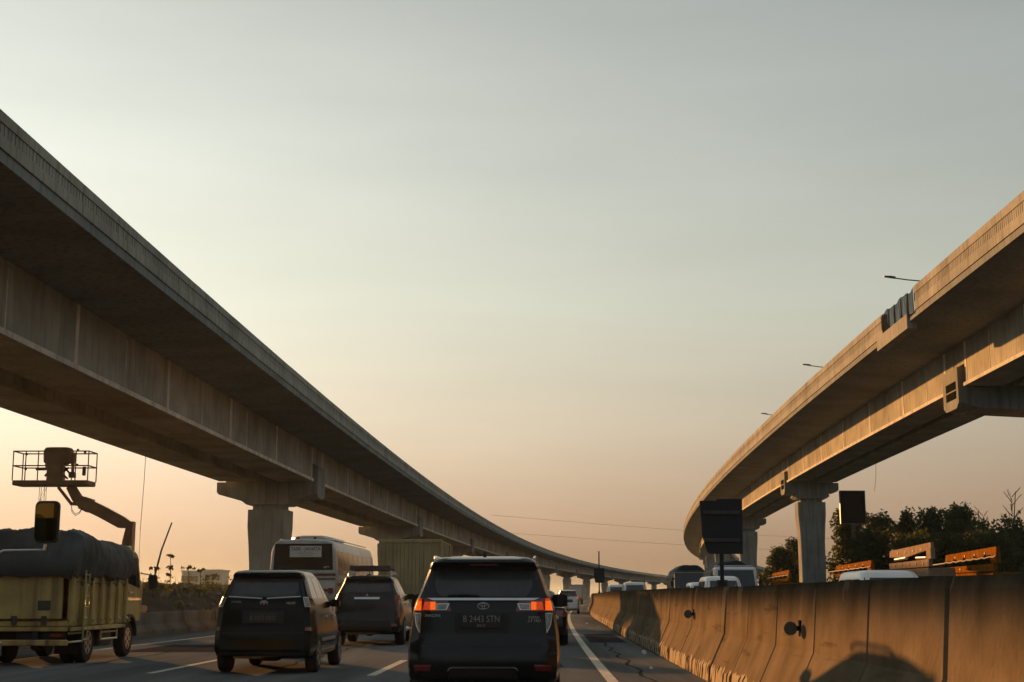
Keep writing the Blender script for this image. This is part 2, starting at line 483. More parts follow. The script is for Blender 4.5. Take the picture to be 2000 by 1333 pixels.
# ------------------------------------------------------------------ elevated roads
def elevated_road(label, sg, rad, d0, ue, ug, gw, gap, uf, z_par, z_sof, z_g, piers, stiff, skip=None, col_u=None):
    """sg: -1 left of the motorway, +1 right. ue: road-side edge, ug: road-side girder face, uf: far edge"""
    fn = lambda s, u: along(s, u, rad, d0)
    uc = (ug + ug + sg * (2 * gw + gap)) / 2
    base = fn(piers[1], uc)[0]
    root = empty("elevated_road", base)
    tag(root, label, "elevated road")
    off = -base
    def part(mb, name, mat, parent=root, smooth=False):
        o = mb.build(name, mat, parent, smooth=smooth)
        if parent is root: o.location = off
        return o
    S0, S1 = -70, 900
    zt = z_sof - 0.2
    mb = MB()
    sweep(mb, [(ue, z_sof), (ue, z_sof + 0.27), (ue + sg * 0.3, z_sof + 0.3), (uf, z_sof + 0.3), (uf, z_sof), (ug + sg * (2 * gw + gap + 0.3), zt), (ug - sg * 0.3, zt)], S0, S1, 5, fn)
    part(mb, "deck_slab", M_conc)
    mb = MB()
    sweep(mb, [(uf, z_sof + 0.31), (uf, z_par), (uf - sg * 0.25, z_par), (uf - sg * 0.25, z_sof + 0.31)], S0, S1, 8, fn)
    part(mb, "far_parapet", M_conc_l)
    # parapet panels: solid top beam, ribbed recessed band, solid foot
    PL = 6.0
    def panel_mesh(ribs):
        b = MB()
        z0, z1 = z_sof + 0.285, z_par
        h = z1 - z0
        a, c = z0 + h * 0.36, z0 + h * 0.70
        o = -sg * 0.045
        xin = sg * 0.25
        L = PL - 0.025
        def bx(xa, xb, za, zb, ya=0.0, yb=L): b.box(min(xa, xb), max(xa, xb), ya, yb, za, zb)
        bx(o, xin, z0, a - 0.001); bx(o, xin, c + 0.001, z1); bx(0.012 * sg, xin - sg * 0.002, a, c)
        if ribs:
            k = 26
            for i in range(k):
                y = (i + 0.5) * L / k
                bx(o * 0.35, 0.016 * sg, a + 0.004, c - 0.004, y - 0.085, y + 0.085)
        return b.mesh("parapet_panel", M_conc_l)
    pm, pm2 = panel_mesh(True), panel_mesh(False)
    starts = [-60.0 + PL * i for i in range(104)]
    if skip:
        starts = [skip[0] - PL * (i + 1) for i in range(20)] + [skip[1] + PL * i for i in range(82)]
    for s in starts:
        p, th = fn(s, ue)
        link("parapet_panel", pm if s < 170 else pm2, root, p + off, -th + random.uniform(-0.0007, 0.0007))
    s = max(starts) + PL
    mb = MB()
    sweep(mb, [(ue - sg * 0.045, z_sof + 0.285), (ue - sg * 0.045, z_par), (ue + sg * 0.25, z_par), (ue + sg * 0.25, z_sof + 0.285)], s + 0.1, S1, 8, fn)
    part(mb, "far_stretch_of_parapet", M_conc_l)
    # girders, one pair per span
    ends = [-70] + piers + [S1]
    for i in range(len(ends) - 1):
        a, b_ = ends[i], ends[i + 1]
        a2 = a + (1.85 if i else 0); b2 = b_ - 1.85
        for j in range(2):
            k0 = j * (gw + gap)
            U = lambda k: ug + sg * (k0 + k)
            mb = MB()
            pol = [(U(0), zt), (U(0), z_g + 0.2), (U(-0.14), z_g + 0.16), (U(-0.14), z_g), (U(gw), z_g), (U(gw), z_g + 0.2), (U(gw), zt)]
            sweep(mb, pol, a2, b2, 4, fn)
            dap = [(U(0.004), zt), (U(0.004), z_g + 1.15), (U(gw - 0.004), z_g + 1.15), (U(gw - 0.004), zt)]
            if i: sweep(mb, dap, a + 0.35, a2 - 0.001, 2, fn)
            sweep(mb, dap, b2 + 0.001, b_ - 0.35, 2, fn)
            g = part(mb, "girder", M_gird)
            if j == 0:
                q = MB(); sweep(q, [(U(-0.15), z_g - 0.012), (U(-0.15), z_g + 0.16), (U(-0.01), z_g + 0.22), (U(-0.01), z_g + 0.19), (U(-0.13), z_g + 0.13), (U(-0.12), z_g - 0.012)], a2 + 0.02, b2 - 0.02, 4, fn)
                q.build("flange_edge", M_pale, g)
            if j == 0 and a < 420:
                n = int(round((b2 - a2) / stiff))
                for k in range(n + 1):
                    ss = a2 + 0.1 + (b2 - a2 - 0.2) * k / n
                    p, th = fn(ss, ug)
                    q = MB(); q.box(min(-sg * 0.018, 0), max(-sg * 0.018, 0), -0.16, 0.16, z_g + 0.20, zt)
                    q.build("stiffener", M_pale, g, p, -th)
                    if k < n and ss < 200:
                        p, th = fn(ss + (b2 - a2) / n * random.uniform(0.3, 0.6), ug)
                        q = MB(); q.box(min(-sg * 0.015, 0), max(-sg * 0.015, 0), -0.035, 0.035, z_g + 0.20, zt - 0.2)
                        q.build("thin_stiffener", M_pale, g, p, -th)
    # piers
    for i, ps in enumerate(piers):
        cu = uc if not (col_u and i in col_u) else col_u[i]
        p, th = fn(ps, uc)
        dc = cu - uc
        hl = (2 * gw + gap) / 2 + 0.28
        zb = z_g - 0.02
        cb = MB()
        cw = 1.25
        zc = z_g - 1.75
        def ring(z, w, d, c=0.14):
            return [(dc - w + c, -d, z), (dc + w - c, -d, z), (dc + w, -d + c, z), (dc + w, d - c, z), (dc + w - c, d, z), (dc - w + c, d, z), (dc - w, d - c, z), (dc - w, -d + c, z)]
        cb.rings([ring(-0.3, 1.06, 1.15), ring(zc - 3.6, 1.08, 1.15), ring(zc - 2.2, 1.16, 1.18), ring(zc - 1.1, cw, 1.22), ring(zc, cw, 1.22)])
        cb.rings([ring(zc + 0.001, cw - 0.26, 1.0), ring(zc + 0.34, cw - 0.26, 1.0)])
        c = cb.build("pier_column", M_pier, root, p + off, -th)
        cap = MB()
        pol = [(-hl, zb), (-hl, zb - 0.62), (-hl + 0.14, zb - 0.78), (-hl + 0.55, zb - 0.86), (-hl + 0.95, zb - 1.0), (dc - cw - 0.35, zb - 1.2), (dc - cw - 0.05, zb - 1.42),
               (dc + cw + 0.05, zb - 1.42), (dc + cw + 0.35, zb - 1.2), (max(hl, dc + cw + 0.8) - 0.95, zb - 1.0), (max(hl, dc + cw + 0.8) - 0.55, zb - 0.86), (max(hl, dc + cw + 0.8) - 0.14, zb - 0.78), (max(hl, dc + cw + 0.8), zb - 0.62), (max(hl, dc + cw + 0.8), zb)]
        cap.prism(pol, 'y', -1.42, 1.42)
        cap.box(-hl + 0.3, hl - 0.3, -0.3, 0.3, zb - 0.001, zt - 0.05)
        cap.build("pier_cap", M_pier, c)
        # end block of the cap standing proud of the girder face
        eb = MB()
        xa, xb = sorted(((ug - uc) - sg * 0.30, (ug - uc) + sg * 0.5))
        eb.prism([(-1.4, z_g - 0.75), (-0.95, z_g - 1.0), (0.95, z_g - 1.0), (1.4, z_g - 0.75), (1.4, z_g + 1.02), (-1.4, z_g + 1.02)], 'x', xa, xb)
        e = eb.build("cap_end_block", M_pier, c)
        if ps < 200 and sg > 0:
            for zz in (0.15, 0.62):
                q = MB(); x = (ug - uc) - sg * 0.33
                q.box(min(x, x + sg * 0.031), max(x, x + sg * 0.031), -1.0, 0.75, z_g - 0.75 + zz + 0.1, z_g - 0.75 + zz + 0.48)
                q.build("bearing_plate", M_net, c)
    return root, fn

left_root, left_fn = elevated_road("shadowed concrete elevated road on hammerhead piers, sweeping from upper left to the horizon", -1, 3400.0, 10.0, -11.95, -15.0, 2.2, 1.5, -24.4,
    CAM_H + 10.70, CAM_H + 9.58, CAM_H + 7.2, [32, 92, 151, 211, 271, 331, 391, 451, 511, 571, 631, 691, 751, 811], 12.0)
right_root, right_fn = elevated_road("sunlit concrete elevated road with orange girders, rising to the upper right", 1, 3000.0, 5.0, 17.0, 20.7, 1.8, 0.7, 28.8,
    CAM_H + 14.02, CAM_H + 12.62, CAM_H + 10.2, [72, 133, 194, 254, 314, 374, 434, 494, 554, 614, 674, 734, 794, 854], 9.2, skip=(64.5, 71.2), col_u={0: 26.6})

# expansion-joint gap in the right parapet, closed with a dark net
def joint_net():
    z0, z1 = CAM_H + 12.85, CAM_H + 13.98
    p0, th = right_fn(64.6, 17.05)
    e = empty("safety_net", p0 + Vector((0, 0, z0)), -th)
    tag(e, "dark safety net on posts across the gap in the sunlit parapet", "net")
    h = z1 - z0
    def sag(y): return 0.10 * math.sin(math.pi * (y / 6.7) * 5) ** 2 + 0.06 * math.sin(y * 2.1)
    b = MB()
    n, m = 66, 12
    for i in range(n + 1):
        y = 6.7 * i / n
        b.add([(-0.1 + 0.03 * math.sin(y * 5), y - 0.03, -0.05), (-0.1 + 0.03 * math.sin(y * 5), y + 0.03, -0.05), (-0.12, y + 0.03 + 0.04 * math.sin(i * 1.7), h - sag(y)), (-0.12, y - 0.03 + 0.04 * math.sin(i * 1.7), h - sag(y))], [(0, 1, 2, 3)])
    for j in range(m + 1):
        rows = [[(-0.105 + 0.03 * math.sin(y * 5), y, (h - sag(y)) * j / m - 0.028), (-0.105 + 0.03 * math.sin(y * 5), y, (h - sag(y)) * j / m + 0.028)] for y in [6.7 * i / 40 for i in range(41)]]
        b.grid(rows)
    b.build("net", M_net, e)
    for i in range(6):
        y = 0.05 + 6.6 * i / 5
        q = MB(); q.tube([(-0.03, y, -0.1), (-0.03, y + 0.03, h + 0.03)], 0.035, 6); q.build("net_post", M_net, e)
    q = MB(); q.box(-0.16, 0.3, 1.2, 7.6, CAM_H + 12.3, CAM_H + 12.98); q.box(-0.13, 0.3, 4.0, 4.03, CAM_H + 12.3, CAM_H + 12.99)
    e = q.build("joint_kerb", M_conc_l, right_root, p0 - right_root.location, -th)
joint_net()

# lamp posts along the far side of the right elevated road
LAMPS = [(99, "nearest"), (138, "middle"), (176, "farthest")]
for s, which in LAMPS:
    p, th = right_fn(s, 26.2)
    zt = CAM_H + 13.2
    r = empty("street_lamp", p + Vector((0, 0, zt)), -th)
    tag(r, "%s of the three lamp arms reaching out over the sunlit elevated road" % which, "street lamp", "lamps on the right elevated road")
    b = MB(); b.tube([(0, 0, 0), (0, 0, 4.5), (0, 0, 8.6)], 0.11, 8, 0.06); b.build("pole", M_steel, r)
    b = MB(); b.tube([(0, 0, 8.6), (-1.2, 0, 8.72), (-2.1, 0, 8.86)], 0.045, 6); b.build("arm", M_steel, r)
    b = MB(); b.rings([[(-2.05, -0.1, 8.82), (-2.05, 0.1, 8.82), (-2.05, 0.1, 8.95), (-2.05, -0.1, 8.95)], [(-2.35, -0.16, 8.88), (-2.35, 0.16, 8.88), (-2.35, 0.14, 9.0), (-2.35, -0.14, 9.0)], [(-2.85, -0.12, 8.95), (-2.85, 0.12, 8.95), (-2.85, 0.1, 9.03), (-2.85, -0.1, 9.03)]]); b.build("lamp_head", M_black, r)

# ------------------------------------------------------------------ median barrier
SEG = 2.35
def barrier_mesh(name, H, half_top, half_foot, L, mat):
    b = MB()
    pr = [(-half_foot, 0.0), (-half_foot + 0.02, 0.20), (-half_top - 0.05, 0.50 * H), (-half_top, 0.94 * H), (-half_top + 0.03, H), (half_top - 0.03, H), (half_top, 0.94 * H), (half_top + 0.05, 0.50 * H), (half_foot - 0.02, 0.20), (half_foot, 0.0)]
    c = 0.03
    ins = [(x * (1 - c / max(0.05, abs(x))), z) for x, z in pr]
    def ring(p, y): return [(x, y, z) for x, z in p]
    b.rings([ring(ins, 0), ring(pr, c), ring(pr, L * 0.5), ring(pr, L - c), ring(ins, L)])
    return b.mesh(name, mat)
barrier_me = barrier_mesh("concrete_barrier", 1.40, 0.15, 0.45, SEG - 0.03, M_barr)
hole_b = MB()
hole_b.rings([[(-0.004, 0.028 * math.cos(a), 0.028 * math.sin(a)) for a in [i * math.pi / 4 for i in range(8)]], [(0.02, 0.02 * math.cos(a), 0.02 * math.sin(a)) for a in [i * math.pi / 4 for i in range(8)]]])
hole_me = hole_b.mesh("bolt_hole", M_black)
ORD = ["nearest", "second nearest", "third nearest", "fourth nearest", "fifth nearest", "sixth nearest", "seventh nearest", "eighth nearest", "ninth nearest", "tenth nearest", "eleventh nearest", "twelfth nearest", "thirteenth nearest", "fourteenth nearest", "fifteenth nearest", "sixteenth nearest", "seventeenth nearest", "eighteenth nearest"]
s0 = 2778 * 2.9 / 798.0 - SEG      # a joint falls at this distance
k = -1
vis = 0
while True:
    s = s0 + k * SEG
    if s > 290: break
    p, th = along(s, 3.03)
    rise = 0.075 * min(1, max(0, (s - 18) / 14.0)) + 0.02 * math.sin(s * 0.13)
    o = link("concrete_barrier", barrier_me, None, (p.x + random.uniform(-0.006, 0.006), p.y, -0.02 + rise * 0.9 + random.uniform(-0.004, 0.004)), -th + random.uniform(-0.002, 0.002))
    o['category'] = "barrier"
    o['group'] = "concrete median barrier segments"
    if k >= 0 and vis < len(ORD):
        o['label'] = "%s segment of the tall concrete median barrier, counted from the right edge" % ORD[vis]
        vis += 1
    elif k < 0:
        o['label'] = "concrete median barrier segment alongside the camera, outside the frame"
    else:
        o['label'] = "distant tall concrete median barrier segment beyond the larger black sign panel"
    if 0 <= k < 9:
        for y in (0.5, 1.15, 1.85):
            h = link("bolt_hole", hole_me, o, (-0.163, y + random.uniform(-0.08, 0.08), 1.08))
    k += 1

def reflector(s, z, r, label):
    p, th = along(s, 2.86)
    e = empty("round_reflector", (p.x, p.y, z), -th)
    tag(e, label, "reflector", "round reflectors on the median barrier")
    b = MB()
    n = 20
    b.rings([[(-0.115 + rr * math.cos(2 * math.pi * i / n), y, rr * math.sin(2 * math.pi * i / n)) for i in range(n)] for rr, y in ((r * 0.92, -0.012), (r, -0.004), (r, 0.012), (r * 0.9, 0.02))])
    b.build("disc", M_refl, e)
    b = MB(); b.box(-0.06, -0.021, 0.0, 0.014, -0.025, 0.025); b.box(-0.02, 0.012, -0.05, 0.06, -0.085, 0.085); b.build("bracket", M_net, e)
reflector(15.6, 0.92, 0.073, "larger, nearer round reflector disc on a bracket on the median barrier")
reflector(26.3, 0.94, 0.075, "smaller, farther round reflector disc on a bracket on the median barrier")

def black_sign(s, u, zb, w, h, label, mast=0.0):
    p, th = along(s, u)
    e = empty("sign_panel", (p.x, p.y, 1.38), -th + R(3))
    tag(e, label, "sign", "black sign panels on the median barrier")
    z0 = zb - 1.38
    b = MB()
    b.prism([(-w / 2 + 0.02, z0 + 0.05 + 0.28 * h), (-w / 2 + 0.10, z0 + 0.02), (-w / 2 + 0.16, z0), (w / 2, z0), (w / 2 + 0.01, z0 + h), (-w / 2 + 0.28, z0 + h - 0.005), (-w / 2 + 0.26, z0 + h - 0.03), (-w / 2 - 0.01, z0 + h - 0.035)], 'y', -0.02, 0.02)
    b.build("panel", M_black, e)
    b = MB(); b.tube([(0, 0.05, 0), (0, 0.05, z0 + h * 0.8 + mast)], 0.035 if not mast else 0.05, 8); b.build("post", M_black, e)
    b = MB(); b.tube([(-0.0, 0.05, z0 * 0.25), (0, 0.05, 0.02), (0, 0.05, -0.03)], 0.09, 8); b.build("foot_clamp", M_black, e)
    for zz in (0.25, 0.75):
        b = MB(); b.box(-w * 0.44, w * 0.44, -0.045, -0.022, z0 + h * zz - 0.03, z0 + h * zz + 0.03); b.build("back_rail", M_steel, e)
black_sign(23.6, 3.05, CAM_H + 0.68, 0.68, 0.90, "larger black sign panel on a post on top of the median barrier")
black_sign(110, 3.4, CAM_H + 1.0, 0.8, 1.1, "small distant black sign panel with a tall thin mast on the median barrier", 1.5)

# litter by the foot of the barrier
for i, (s, u, r, lab) in enumerate([(32.2, 2.35, 0.06, "crumpled pale plastic bag at the barrier foot where the paint starts"), (58, 2.2, 0.05, "small white scrap of litter on the asphalt by the far barrier"), (66, 1.9, 0.06, "white scrap of litter farthest along the barrier foot"), (25.5, 2.0, 0.035, "flattened scrap of litter near the bottom edge beside the yellow line")]):
    p, th = along(s, u)
    b = MB(); rnd = random.Random(i)
    b.rings([[(math.cos(a) * r * q * rnd.uniform(.6, 1.2), math.sin(a) * r * q * rnd.uniform(.6, 1.2), z * r * rnd.uniform(.8, 1.3)) for a in [j * math.pi / 4 for j in range(8)]] for q, z in ((0.7, 0.02), (1, 0.4), (0.8, 0.9), (0.3, 1.2))])
    tag(b.build("litter", M_litter, None, (p.x, p.y, 0.0), 0.4 * i), lab, "litter")

# ------------------------------------------------------------------ left verge: low barriers and earth bank
low_me = barrier_mesh("concrete_barrier", 0.78, 0.12, 0.36, 2.37, M_rub)
s = 25.0
while s < 150:
    p, th = along(s, -12.9)
    o = link("concrete_barrier", low_me, None, (p.x + random.uniform(-0.03, 0.03), p.y, random.uniform(-0.03, 0.0) - 0.03), -th + random.uniform(-0.02, 0.02))
    tag(o, "low weathered concrete barrier segment along the left verge below the earth bank", "barrier", "low barriers on the left verge")
    s += 2.4
def bank():
    b = MB()
    rnd = random.Random(11)
    rows = []
    S = [56 + i * 1.3 for i in range(86)]
    for s in S:
        row = []
        edge = min(1, (s - 55.5) / 4.0)
        for i in range(22):
            t = i / 21
            u = -14.2 - 20 * t
            h = 1.75 * min(1, t * 5.5) ** 0.8 * edge + (0.0 if i == 0 else rnd.uniform(-0.14, 0.14)) - 0.08
            h *= 1.0 + 0.10 * math.sin(s * 0.31) + 0.06 * math.sin(s * 0.83 + t * 9)
            if t > 0.8: h *= (1 - t) / 0.2
            row.append(tuple(along(s, u + rnd.uniform(-0.15, 0.15))[0] + Vector((0, 0, max(h, -0.12)))))
        rows.append(row)
    b.grid(rows)
    struct(b.build("earth_bank", M_soil, smooth=50))
bank()
rb = MB(); rnd = random.Random(5)
for i in range(260):
    p, _ = along(rnd.uniform(56, 110), rnd.uniform(-14.6, -17.5))
    r = rnd.uniform(0.05, 0.22); z = min(1.7, (-14.2 - p.x + 1.0) * 0.7)
    rb.rings([[(p.x + math.cos(a) * r * q * rnd.uniform(.7, 1.2), p.y + math.sin(a) * r * q * rnd.uniform(.7, 1.2), max(0.1, z) + zz * r) for a in [j * math.pi / 3 for j in range(6)]] for q, zz in ((0.8, -0.5), (1, 0.2), (0.5, 0.8))])
o = rb.build("rubble", M_rub); o['kind'] = 'stuff'; o['label'] = "loose stones and rubble scattered over the earth bank"; o['category'] = "rubble"

# ------------------------------------------------------------------ plants
def leaf_quads(b, rnd, c, r, n, size, squash=0.75):
    for _ in range(n):
        d = Vector((rnd.gauss(0, 1), rnd.gauss(0, 1), rnd.gauss(0, 1)))
        if d.length < 1e-3: continue
        d.normalize()
        d *= r * rnd.random() ** 0.4
        d.z *= squash
        p = Vector(c) + d
        a = Vector((rnd.gauss(0, 1), rnd.gauss(0, 1), rnd.gauss(0, 1))).normalized()
        e = a.cross(Vector((rnd.gauss(0, 1), rnd.gauss(0, 1), rnd.gauss(0, 1)))).normalized()
        w = size * rnd.uniform(0.5, 1.1); h = w * rnd.uniform(0.35, 0.7)
        b.add([p - a * w, p + e * h, p + a * w, p - e * h], [(0, 1, 2, 3)])
def tree(x, y, h, w, seed, label, mat=M_leaf, clumps=26, leaves=120, size=0.26, low=0.12):
    rnd = random.Random(seed)
    r = empty("tree", (x, y, -0.06), rnd.uniform(0, 6))
    tag(r, label, "tree", "trees behind the right elevated road")
    t = MB()
    t.tube([(0, 0, 0), (0.1, 0.05, h * 0.3), (-0.05, 0.1, h * 0.62), (0.05, 0, h * 0.9)], 0.2, 7, 0.04)
    c = MB()
    for i in range(clumps):
        f = rnd.random() ** 0.8
        z = h * (low + (0.94 - low) * f)
        rad = w * (0.55 + 0.45 * math.sin(math.pi * min(1, f * 1.05 + 0.12))) * rnd.uniform(0.25, 1.0) * (1.0 if f < 0.75 else 0.75)
        a = rnd.uniform(0, 6.28)
        q = (rad * math.cos(a), rad * math.sin(a), z)
        t.tube([(0, 0, z * 0.72), (q[0] * 0.5, q[1] * 0.5, z * 0.86), q], 0.07, 5, 0.015)
        leaf_quads(c, rnd, q, w * rnd.uniform(0.26, 0.46), leaves, size, rnd.uniform(0.7, 1.3))
        if f > 0.7:   # thin leafy shoots break the outline
            for _ in range(3):
                leaf_quads(c, rnd, (q[0] + rnd.uniform(-.6, .6), q[1] + rnd.uniform(-.6, .6), q[2] + rnd.uniform(0.2, 0.9)), 0.35, 14, size * 0.8, 1.6)
    t.build("trunk", M_bark, r)
    c.build("crown", mat, r)
    return r
def px(xp, d):      # lateral position of an image column (2000 px wide photograph) at a distance
    return (xp - 1040) * d / 2778.0
TREES = [
    (1655, 138, 9.2, 2.6, "leafy tree just right of the nearest right-hand pier, below the dark billboard"),
    (1708, 142, 9.0, 2.6, "slim sunlit-edged tree directly right of the dark billboard"),
    (1762, 146, 9.6, 2.5, "upright tree with two tufts, second right of the dark billboard"),
    (1812, 140, 9.3, 2.7, "bushy tree in the middle of the row right of the billboard"),
    (1865, 144, 10.2, 2.8, "tallest leafy tree of the row, left of the bare branches"),
    (1915, 150, 8.8, 3.0, "broad dark tree between the tallest tree and the rounded one"),
    (1975, 138, 8.4, 3.6, "rounded dark tree at the right edge of the picture"),
    (1690, 126, 6.6, 2.8, "low dark tree in front of the row, near the nearest right-hand pier"),
    (1775, 124, 6.2, 3.2, "low dark tree filling the gap behind the beige machine"),
    (1850, 126, 6.6, 3.2, "low dark tree behind the largest orange machine"),
    (1925, 124, 6.4, 3.4, "low dense tree in front of the bare branches"),
    (1552, 180, 8.2, 2.6, "taller of the two trees between the two right-hand piers"),
    (1520, 176, 6.9, 2.9, "rounded shrub-like tree just right of the farther right-hand pier"),
]
for i, (xp, d, h, w, lab) in enumerate(TREES):
    tree(px(xp, d), d, h, w, 40 + i, lab, M_leaf2 if i in (1, 2, 4) else M_leaf, clumps=44, leaves=105, size=0.26, low=0.04)
def bare_tree(x, y, h, label, seed):
    rnd = random.Random(seed)
    b = MB()
    def branch(p, d, l, r, lev):
        q = [p + d * l * t + Vector((rnd.uniform(-.06, .06), rnd.uniform(-.06, .06), 0)) * l * t for t in (0, 0.5, 1)]
        b.tube(q, r, 4, r * 0.4)
        if lev == 0: return
        for k in range(26 if lev == 2 else 6):
            t = 0.35 + 0.63 * k / (26 if lev == 2 else 6)
            a = rnd.uniform(0, 6.28)
            nd = (d * 0.7 + Vector((math.cos(a), math.sin(a), 0.25)) * 0.8).normalized()
            branch(p + d * l * t, nd, l * rnd.uniform(0.12, 0.2) * (1.3 - t * 0.6) * (1 if lev == 2 else 1.6), r * 0.35, lev - 1)
    branch(Vector((0, 0, 0)), Vector((0.03, 0, 1)), h, 0.14, 2)
    o = b.build("bare_tree", M_bark, None, (x, y, -0.06))
    tag(o, label, "tree")
bare_tree(px(1962, 155), 155, 12.4, "leafless tree with fine twigs standing above the row at the far right", 3)
bare_tree(px(1905, 160), 160, 10.6, "smaller bare-branched tree behind the tree row, left of the tallest bare one", 4)

def sapling(xp, yp, d, label, seed, spots):
    rnd = random.Random(seed)
    x = px(xp, d); zt = CAM_H + (1165 - yp) * d / 2778
    r = empty("sapling", (x, d, 1.2)); tag(r, label, "sapling", "spindly plants on the earth bank")
    h = zt - 1.2
    b = MB(); b.tube([(0, 0, 0), (0.05, 0, h * 0.5), (0, 0, h)], 0.035, 5, 0.012)
    c = MB()
    for f, rr in spots:
        for _ in range(5):
            leaf_quads(c, rnd, (rnd.uniform(-1, 1) * rr * 1.1, rnd.uniform(-.1, .1), h * f + rnd.uniform(-.5, .4) * rr), rr * rnd.uniform(0.25, 0.6), 11, 0.085, 0.6)
        b.tube([(0, 0, h * f - 0.15), (rr * 0.6, 0, h * f)], 0.01, 4)
    b.build("stem", M_bark, r); c.build("leaves", M_leaf, r)
sapling(338, 1088, 64, "tallest spindly plant with two leaf tufts on the earth bank", 1, ((1.0, 0.14), (0.72, 0.16), (0.55, 0.12)))
sapling(373, 1106, 66, "spindly plant with one slanting dark leaf tuft right of the tallest plant", 2, ((0.98, 0.26),))
sapling(397, 1114, 64, "short spindly plant with a small tuft nearest the dark hatchback's roof", 3, ((0.97, 0.17), (0.3, 0.3)))
sapling(308, 1110, 60, "spindly plant crossed by the leaning pole", 4, ((0.98, 0.22), (0.6, 0.2)))
sapling(420, 1124, 68, "low wispy plant at the right end of the bank's plants", 5, ((0.9, 0.3), (0.5, 0.4)))
b = MB(); d = 60; b.tube([(px(303, d), d, 1.5), (px(320, d), d, CAM_H + 88 * d / 2778), (px(338, d), d, CAM_H + 141 * d / 2778)], 0.045, 6, 0.03)
tag(b.build("leaning_pole", M_steel), "thin pole leaning to the right behind the yellow truck's mirror", "pole")
# tall weeds along the crest of the bank
wd = MB(); rnd = random.Random(31)
for i in range(520):
    s = rnd.uniform(57, 92); u = rnd.uniform(-15.4, -21)
    p, _ = along(s, u); h = rnd.uniform(0.15, 0.75) * (1 if rnd.random() < 0.8 else 1.5); z = 1.45 + rnd.uniform(-0.1, 0.1); dx = rnd.uniform(-0.25, 0.25); w = 0.012
    wd.add([(p.x - w, p.y, z), (p.x + w, p.y, z), (p.x + dx * 0.4 + w * 0.6, p.y, z + h * 0.6), (p.x + dx * 0.4 - w * 0.6, p.y, z + h * 0.6), (p.x + dx, p.y, z + h)], [(0, 1, 2, 3), (3, 2, 4)])
    if rnd.random() < 0.35: leaf_quads(wd, rnd, (p.x + dx, p.y, z + h), rnd.uniform(0.05, 0.14), 7, 0.06, 0.7)
o = wd.build("weeds", M_leaf2); o['kind'] = 'stuff'; o['label'] = "ragged dry weeds standing along the crest of the earth bank"; o['category'] = "weeds"
# scrub on the bank
sc_ = MB(); rnd = random.Random(9)
for i in range(46):
    s = rnd.uniform(57, 95); u = rnd.uniform(-14.8, -18)
    p, _ = along(s, u)
    leaf_quads(sc_, rnd, (p.x, p.y, min(1.65, (-14.2 - u) * 1.0 + 0.25)), rnd.uniform(0.15, 0.4), 26, 0.09, 0.6)
o = sc_.build("scrub", M_leaf2); o['kind'] = 'stuff'; o['label'] = "dusty scrub growing over the earth bank"; o['category'] = "scrub"
# far buildings on the left horizon
def far_building(x0p, x1p, ytop, d, label, nx, nz):
    xa, xb = px(x0p, d), px(x1p, d); h = CAM_H + (1165 - ytop) * d / 2778
    r = empty("building", ((xa + xb) / 2, d, -0.06)); tag(r, label, "building")
    w = (xb - xa) / 2
    b = MB(); b.box(-w, w, 0, 14, 0, h); b.build("wall", M_bldg, r)
    b = MB(); b.box(-w - 0.3, w + 0.3, -0.3, 14.3, h + 0.01, h + 0.5); b.build("roof", M_bldg, r)
    wb = MB(); wb.box(-0.9, 0.9, -0.06, 0.05, 0, 1.5); wm = wb.mesh("window", M_glass)
    for i in range(nx):
        for j in range(nz):
            link("window", wm, r, (-w + 2 * w * (i + 0.5) / nx, 0, h - 2.6 - 3.2 * j))
far_building(362, 392, 1119, 420, "left one of two pale hazy blocks beyond the earth bank", 3, 3)
far_building(398, 434, 1117, 430, "right one of two pale hazy blocks beyond the earth bank", 4, 3)
def lattice(xp, d, ztop, w, label):
    r = empty("lattice_mast", (px(xp, d), d, 0)); tag(r, label, "mast")
    b = MB()
    for sx in (-1, 1):
        for sy in (-1, 1): b.tube([(sx * w / 2, sy * w / 2, 0), (sx * w / 2, sy * w / 2, ztop)], 0.022, 4)
    b.build("upright", M_steel, r)
    b = MB(); z = 0; k = 0
    while z < ztop - 1.2:
        for sy in (-1, 1):
            b.tube([(-w / 2, sy * w / 2, z), (w / 2, sy * w / 2, z)], 0.018, 4)
            b.tube([(-w / 2 if k % 2 else w / 2, sy * w / 2, z), (w / 2 if k % 2 else -w / 2, sy * w / 2, z + 1.2)], 0.013, 4)
        z += 1.2; k += 1
    b.build("bracing", M_steel, r)
lattice(82, 110, 9.8, 0.40, "slim lattice mast rising behind the lift basket")
# hanging wires and far overhead lines
def wire(pts, r, label):
    b = MB(); b.tube(pts, r, 4); tag(b.build("cable", M_steel), label, "cable")
d = 62; wire([(px(281, d), d, CAM_H + 280 * d / 2778), (px(280, d), d, CAM_H + 220 * d / 2778), (px(277, d), d, CAM_H + 130 * d / 2778), (px(277, d), d, CAM_H + 60 * d / 2778)], 0.012, "thin wire hanging below the left elevated road beside the boom")
d = 120; wire([(px(1709, d), d, CAM_H + 262 * d / 2778), (px(1708, d), d, CAM_H + 230 * d / 2778), (px(1704, d), d, CAM_H + 200 * d / 2778)], 0.015, "thin wire hanging below the right elevated road above the trees")
for ya, yb, w_ in ((1010, 1046, "upper"), (1042, 1074, "lower")):
    d = 300; pts = []
    for i in range(9):
        t = i / 8; pts.append((px(960 + 900 * t, d), d + 40 * t, CAM_H + (1165 - (ya + (yb - ya) * math.sin(t * 1.57))) * d / 2778))
    wire(pts, 0.022, "%s of two faint overhead lines crossing between the elevated roads" % w_)

